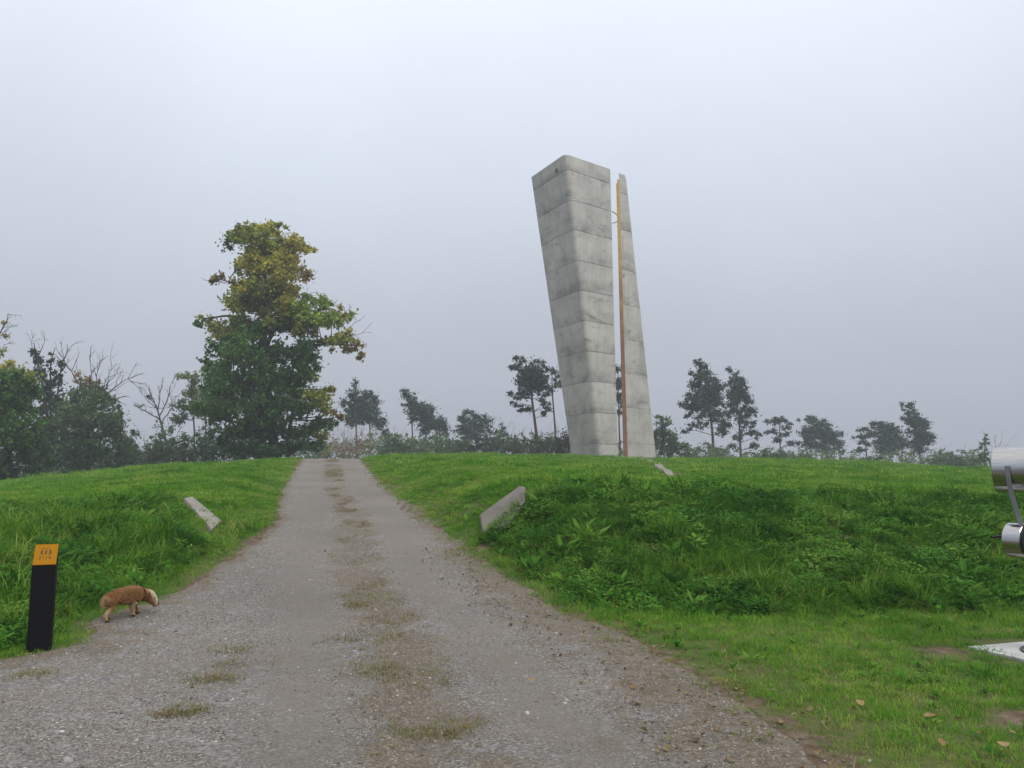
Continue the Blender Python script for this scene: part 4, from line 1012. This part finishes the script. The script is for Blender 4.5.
# ------------------------------------------------------------------ steel viewing device on its footing
M_brushed, n_, p_, o_ = mat_new('brushed_steel'); q = N(n_)
p_.inputs['Metallic'].default_value = 1; q.put(p_.inputs['Base Color'], q.ramp(q.noise(q.scale(q.coord('Object'), (2, 2, 40)), 3, 4), [(.3, (.36, .36, .365)), (.7, (.47, .47, .475))]))
p_.inputs['Roughness'].default_value = .18
M_foot = concrete('footing_concrete', (.42, .415, .40), .5, scale=3)
ang = math.atan2(.23, .70)
fcx, fcy = 5.11, 7.40
ft = bm_obj('concrete_footing', lambda bm: add_box(bm, (0, 0, -.05), (1.2, 1.2, .2)), M_foot, None, bevel=.012)
ft.location = (fcx, fcy, -.025); ft.rotation_euler = (0, 0, ang); ft['label'] = 'pale square concrete footing set in the lawn under the steel viewer'; ft['category'] = 'footing'
dv = thing('steel_viewer', 'stainless steel swivelling viewer with a large drum and a small hinge drum', 'viewer', (fcx, fcy, .025))
def dpt(px, py, Y): return at(px, py, Y) - dv.location
vax = Vector((fcx, fcy, 0)).normalized(); lat = Vector((vax.y, -vax.x, 0))     # across the line of sight, to the right
axis = (lat * 1.0 - vax * .10).normalized()
def frame(o, d):
    z = d.normalized(); x = Vector((0, 0, 1)).cross(z).normalized(); y = z.cross(x)
    M = Matrix((x, y, z)).transposed().to_4x4(); M.translation = o; return M
dc = dpt(995.5, 470, 7.5)
rd = .214
bm_obj('drum', lambda bm: add_lathe(bm, [(0, .02), (rd * .9, .02), (rd * .93, 0), (rd - .004, 0), (rd, .004), (rd, .78), (rd - .004, .785), (0, .785)], frame(dc, axis), 64), M_brushed, dv, smooth=False)
ld = dpt(1010.5, 540, 7.32); axis2 = (lat * .9 - vax * .42).normalized()
bm_obj('hinge_drum', lambda bm: add_lathe(bm, [(0, 0), (.148, 0), (.156, .006), (.156, .15), (.15, .156), (0, .156)], frame(ld, axis2), 48), M_brushed, dv)
M_blk = plain('black_rubber', (.012, .012, .012), .5)
disc = bm_obj('hinge_disc', lambda bm: add_lathe(bm, [(.0, .158), (.152, .158), (.152, .178), (.06, .185), (0, .185)], frame(ld, axis2), 40), M_blk, dv)
for k in range(6):
    a = k * 1.047
    M = frame(ld, axis2) @ Matrix.Translation((.1 * math.cos(a), .1 * math.sin(a), .178))
    bm_obj('bolt_head', lambda bm: add_lathe(bm, [(0, 0), (.014, 0), (.014, .012), (0, .012)], M, 8), M_steel, disc)
V, Fc = tube_np([([dpt(991.5, 537, 7.3), dpt(1004, 536.5, 7.34)], [.011, .014])], 10); link('lever', new_mesh('lever', V, Fc, M_blk, True), dv)
sp = [dpt(1007, 466, 7.24), dpt(1008.5, 478, 7.235), dpt(1010, 488, 7.235), dpt(1014, 503, 7.22), dpt(1019, 518, 7.2), dpt(1022, 530, 7.18), dpt(1023, 542, 7.17)]
spc = curve_pts([tuple(p) for p in sp], 24)
def strap(bm):
    ring = []
    for p in spc:
        p = Vector(p); a = lat * .02; b = vax * .006
        ring.append([bm.verts.new(p - a - b), bm.verts.new(p + a - b), bm.verts.new(p + a + b), bm.verts.new(p - a + b)])
    for A, B in zip(ring, ring[1:]):
        for j in range(4): bm.faces.new((A[j], A[(j + 1) % 4], B[(j + 1) % 4], B[j]))
    bm.faces.new(ring[0]); bm.faces.new(ring[-1][::-1])
bm_obj('strap_arm', strap, plain('dull_steel', (.22, .22, .225), .35, 1), dv)
colx = dpt(1058, 540, 7.42); 
bm_obj('column', lambda bm: add_lathe(bm, [(0, .02), (.09, .02), (.09, .95), (.085, .96), (0, .96)], Matrix.Translation((0, 0, 0)), 32), M_brushed, dv)
V, Fc = tube_np([([(0, 0, .9), tuple(ld + axis2 * .12)], [.05, .045])], 12); link('hinge_arm', new_mesh('hinge_arm', V, Fc, M_brushed, True), dv)
V, Fc = tube_np([([(0, 0, .9), tuple(dc + axis * .5 - Vector((0, 0, .1)))], [.045, .045])], 12); link('drum_support', new_mesh('drum_support', V, Fc, M_brushed, True), dv)
bm_obj('base_ring', lambda bm: add_lathe(bm, [(.395, 0), (.395, .012), (.42, .012), (.42, 0)], Matrix.Identity(4), 64), M_blk, dv)
for k in range(6):
    a = k * 1.047 + 2.55; bm_obj('base_bolt', lambda bm: add_lathe(bm, [(0, 0), (.022, 0), (.022, .02), (.012, .03), (0, .03)], Matrix.Translation((.31 * math.cos(a), .31 * math.sin(a), 0)), 8), M_blk, dv)

# ------------------------------------------------------------------ the dog
M_fur = leaf_mat('dog_fur', None, trans=.12, attr=True, spec=.2)
M_skin, n_, p_, o_ = mat_new('dog_coat'); q = N(n_); q.put(p_.inputs['Base Color'], q.attr('col', 'Color')); p_.inputs['Roughness'].default_value = .9; p_.inputs['Specular IOR Level'].default_value = .1
dg_ = ground_at(103, 623); df_ = ground_at(131, 613)
dh = Vector((df_.x - dg_.x, df_.y - dg_.y, 0))
heading = R(63)
J = {}; E = []
def jn(k, p, r, par=None): J[k] = (p, r); E.append((par, k)) if par else None
jn('pelvis', (-.19, 0, .325), .092); jn('mid', (-.03, 0, .315), .105, 'pelvis'); jn('chest', (.13, 0, .305), .112, 'mid'); jn('wither', (.225, 0, .31), .092, 'chest')
jn('neck', (.295, 0, .275), .078, 'wither'); jn('head', (.37, 0, .245), .098, 'neck'); jn('stop', (.42, 0, .185), .062, 'head'); jn('muzzle', (.452, 0, .13), .044, 'stop'); jn('nose', (.47, 0, .10), .036, 'muzzle')
jn('tail1', (-.27, 0, .31), .026, 'pelvis'); jn('tail2', (-.30, 0, .235), .02, 'tail1'); jn('tail3', (-.295, 0, .165), .012, 'tail2')
for s, n, o in ((1, 'l', .07), (-1, 'r', -.04)):
    jn('hip' + n, (-.205, .055 * s, .26), .066, 'pelvis'); jn('knee' + n, (-.165 + o, .068 * s, .18), .045, 'hip' + n); jn('hock' + n, (-.265 + o, .068 * s, .105), .026, 'knee' + n); jn('hpaw' + n, (-.255 + o, .068 * s, .024), .024, 'hock' + n); jn('htoe' + n, (-.215 + o, .068 * s, .018), .021, 'hpaw' + n)
    jn('shoulder' + n, (.15, .055 * s, .235), .056, 'chest'); jn('elbow' + n, (.125 + o, .066 * s, .165), .036, 'shoulder' + n); jn('wrist' + n, (.15 + o * 1.3, .066 * s, .085), .025, 'elbow' + n); jn('fpaw' + n, (.155 + o * 1.4, .066 * s, .024), .024, 'wrist' + n); jn('ftoe' + n, (.19 + o * 1.4, .066 * s, .018), .021, 'fpaw' + n)
ks = list(J); me = bpy.data.meshes.new('dog_body'); me.from_pydata([J[k][0] for k in ks], [(ks.index(a), ks.index(b)) for a, b in E], [])
tmp = bpy.data.objects.new('dog_body', me); COL.objects.link(tmp)
tmp.modifiers.new('skin', 'SKIN'); ss_ = tmp.modifiers.new('sub', 'SUBSURF'); ss_.levels = 2; ss_.render_levels = 2
for v, k in zip(me.skin_vertices[0].data, ks): v.radius = (J[k][1],) * 2; v.use_root = (k == 'pelvis')
bpy.context.view_layer.update(); dgr = bpy.context.evaluated_depsgraph_get()
bme = bpy.data.meshes.new_from_object(tmp.evaluated_get(dgr)); bpy.data.objects.remove(tmp)
bme.name = 'dog_body'
def bend(V):
    V = np.array(V, float); th = -.75 * sst(.24, .40, V[:, 0]); dx, dy = V[:, 0] - .26, V[:, 1].copy()
    f = V[:, 0] > .24
    V[f, 0] = .26 + (dx * np.cos(th) - dy * np.sin(th))[f]; V[f, 1] = (dx * np.sin(th) + dy * np.cos(th))[f]
    return V
for p in bme.polygons: p.use_smooth = True
bme.materials.clear(); bme.materials.append(M_skin)
def dog_col(p):
    x, y, z = p
    c = np.array((.29, .15, .06))
    c = c * (.92 + .16 * float(fbm(np.array([x * 5 + 5]), np.array([z * 6 + y * 6]), 3)[0]))
    pale = np.array((.46, .36, .22)); dark = np.array((.12, .055, .025)); white = np.array((.5, .44, .34))
    f = .8 * float(sst(.36, .46, x + .5 * (z - .24))) ; c = c * (1 - f) + white * f
    if .26 < x < .33 and z < .26: c = c * .6 + dark * .4
    f = float(sst(.22, .12, z)) * (x < .3); c = c * (1 - .3 * f) + pale * .3 * f
    f = float(sst(-.24, -.31, x)); c = c * (1 - .6 * f) + pale * .6 * f
    if .0 < x < .16 and z < .22: c = c * .4 + pale * .6
    f = float(sst(.37, .43, z)) * (x < .4); c = c * (1 - .35 * f) + pale * .35 * f
    if z < .035 and x < .3: c = dark * .9
    if x > .478: c = np.array((.02, .015, .015))
    return c
vv = np.array([v.co for v in bme.vertices]); a = bme.attributes.new('col', 'FLOAT_COLOR', 'POINT')
a.data.foreach_set('color', np.concatenate([np.array([dog_col(p) for p in vv]), np.ones((len(vv), 1))], 1).astype(np.float32).ravel())
vb = bend(vv); bme.vertices.foreach_set('co', vb.astype(np.float32).ravel()); bme.update()
dog = link('dog', bme, None, label='golden-brown shaggy dog with a pale face sniffing the grass verge', category='dog')
dog.location = (dg_.x + .04 + .20 * math.cos(heading) , dg_.y + .20 * math.sin(heading), 0)
hb = gz(dg_.x, dg_.y); hf = gz(dg_.x + .42 * math.cos(heading), dg_.y + .42 * math.sin(heading))
dog.location.z = (hb + hf) / 2 + .004; dog.rotation_euler = (0, -math.atan2(hf - hb, .42), heading); dog.scale = (.84,) * 3
# fur strands
bme.vertices.foreach_set('co', vv.astype(np.float32).ravel()); bme.update(); bme.calc_loop_triangles(); pr = np.array([p.area for p in bme.polygons]); pc = np.array([p.center for p in bme.polygons]); pn = np.array([p.normal for p in bme.polygons])
r_ = np.random.default_rng(8); nf = 30000
tri = np.array([t.vertices for t in bme.loop_triangles]); ta = np.array([t.area for t in bme.loop_triangles]); tn = np.array([t.normal for t in bme.loop_triangles])
pi = r_.choice(len(ta), nf, p=ta / ta.sum()); b1 = np.sqrt(r_.uniform(0, 1, (nf, 1))); b2 = r_.uniform(0, 1, (nf, 1))
c0 = vv[tri[pi, 0]] * (1 - b1) + vv[tri[pi, 1]] * b1 * (1 - b2) + vv[tri[pi, 2]] * b1 * b2; nr = tn[pi]
ok = ~((c0[:, 2] < .04) | (c0[:, 0] > .465)); c0, nr = c0[ok], nr[ok]; nf = len(c0)
flow = np.stack([-np.ones(nf) * .8, np.zeros(nf), -np.ones(nf) * .75], 1); flow[c0[:, 0] < -.24] = (-.5, 0, -1.2)
ln = np.interp(c0[:, 2], [.04, .12, .25, .4], [.007, .014, .03, .024]) * r_.uniform(.6, 1.3, nf); ln = np.where(c0[:, 0] > .31, ln * .42, ln); ln = np.where((c0[:, 0] < -.10) & (c0[:, 2] < .24), ln * .55, ln)
tip = c0 + (nr * .55 + flow * .75 + r_.normal(0, .2, (nf, 3))) * ln[:, None]
sd_ = np.cross(tip - c0, r_.normal(0, 1, (nf, 3))); sd_ /= np.linalg.norm(sd_, axis=1, keepdims=True) + 1e-9; sd_ *= .0028
V = bend(np.stack([c0 - sd_, c0 + sd_, tip], 1).reshape(-1, 3))
bme.vertices.foreach_set('co', vb.astype(np.float32).ravel()); bme.update()
cf = np.array([dog_col(p) for p in c0]) * r_.uniform(.8, 1.2, (nf, 1))
link('fur', new_mesh('fur', V, np.arange(nf * 3).reshape(nf, 3), M_fur, False, {'col': np.repeat(cf, 3, 0)}), dog)
def bend_obj(o):
    n = len(o.data.vertices); a = np.zeros(n * 3, np.float32); o.data.vertices.foreach_get('co', a)
    o.data.vertices.foreach_set('co', bend(a.reshape(-1, 3)).astype(np.float32).ravel()); o.data.update()
for s in (1, -1):
    def ear(bm):
        pr_ = [(.345, .082, .31), (.385, .092, .30), (.41, .112, .23), (.40, .122, .155), (.365, .122, .145), (.335, .104, .22)]
        add_prism(bm, [(x, (y + .012) * s, z) for x, y, z in pr_], (0, .014 * s, 0))
    e = bm_obj('ear', ear, plain('dog_ear', (.13, .06, .025), .95, 0, .05), dog, smooth=True, bevel=.004)
    bend_obj(e); M = Matrix.Translation((.437, .056 * s, .215)); eye = bm_obj('eye', lambda bm: add_lathe(bm, [(0, -.008), (.006, -.005), (.008, 0), (.006, .005), (0, .008)], M, 10), M_blk, dog, smooth=True); bend_obj(eye)
th = np.linspace(0, 2 * math.pi, 25)
cp = [(.27 - .02 * math.sin(t), .09 * math.cos(t), .295 + .085 * math.sin(t)) for t in th]
V, Fc = tube_np([(cp, [.012] * 25)], 6); V = bend(V); link('collar', new_mesh('collar', V, Fc, plain('collar_webbing', (.03, .022, .02), .7), True), dog)

# ------------------------------------------------------------------ fallen leaves and plantains one can point at
r_ = np.random.default_rng(21)
M_fall = leaf_mat('fallen_leaf', [(.30, .2, .08), (.36, .28, .13), (.24, .14, .06)], 5, .2)
for (px, py, s) in ((860, 712, .13), (930, 724, .12), (984, 742, .12), (1004, 756, .15), (960, 727, .09), (896, 703, .07), (532, 686, .08), (795, 722, .06), (1012, 742, .08), (942, 752, .1), (735, 690, .06), (625, 655, .06)):
    g = ground_at(px, py); V, Fc = [], []
    s *= .75; leaf_poly((-.5 * s, 0, .012), (1, .1, .12), (0, .15, 1), s, s * .6, V, Fc, .14)
    o = link('fallen_leaf', new_mesh('fallen_leaf', V, Fc, M_fall)); o.location = (g.x, g.y, gz(g.x, g.y) + .035); o.rotation_euler = (r_.normal(0, .2), r_.normal(0, .2), r_.uniform(0, 6.28))
    o['label'] = 'curled tan fallen leaf lying on the short lawn grass'; o['category'] = 'leaf'; o['group'] = 'fallen leaves on the lawn'

# ------------------------------------------------------------------ morning haze
M_haze = bpy.data.materials.new('haze'); M_haze.use_nodes = True; n_ = M_haze.node_tree; n_.nodes.clear()
out = n_.nodes.new('ShaderNodeOutputMaterial'); pv = n_.nodes.new('ShaderNodeVolumePrincipled'); n_.links.new(pv.outputs[0], out.inputs['Volume'])
pv.inputs['Color'].default_value = (.80, .84, .90, 1); pv.inputs['Density'].default_value = HAZE; pv.inputs['Anisotropy'].default_value = 0
bm_obj('haze', lambda bm: add_box(bm, (0, 130, 14), (760, 370, 52)), M_haze, kind='stuff')
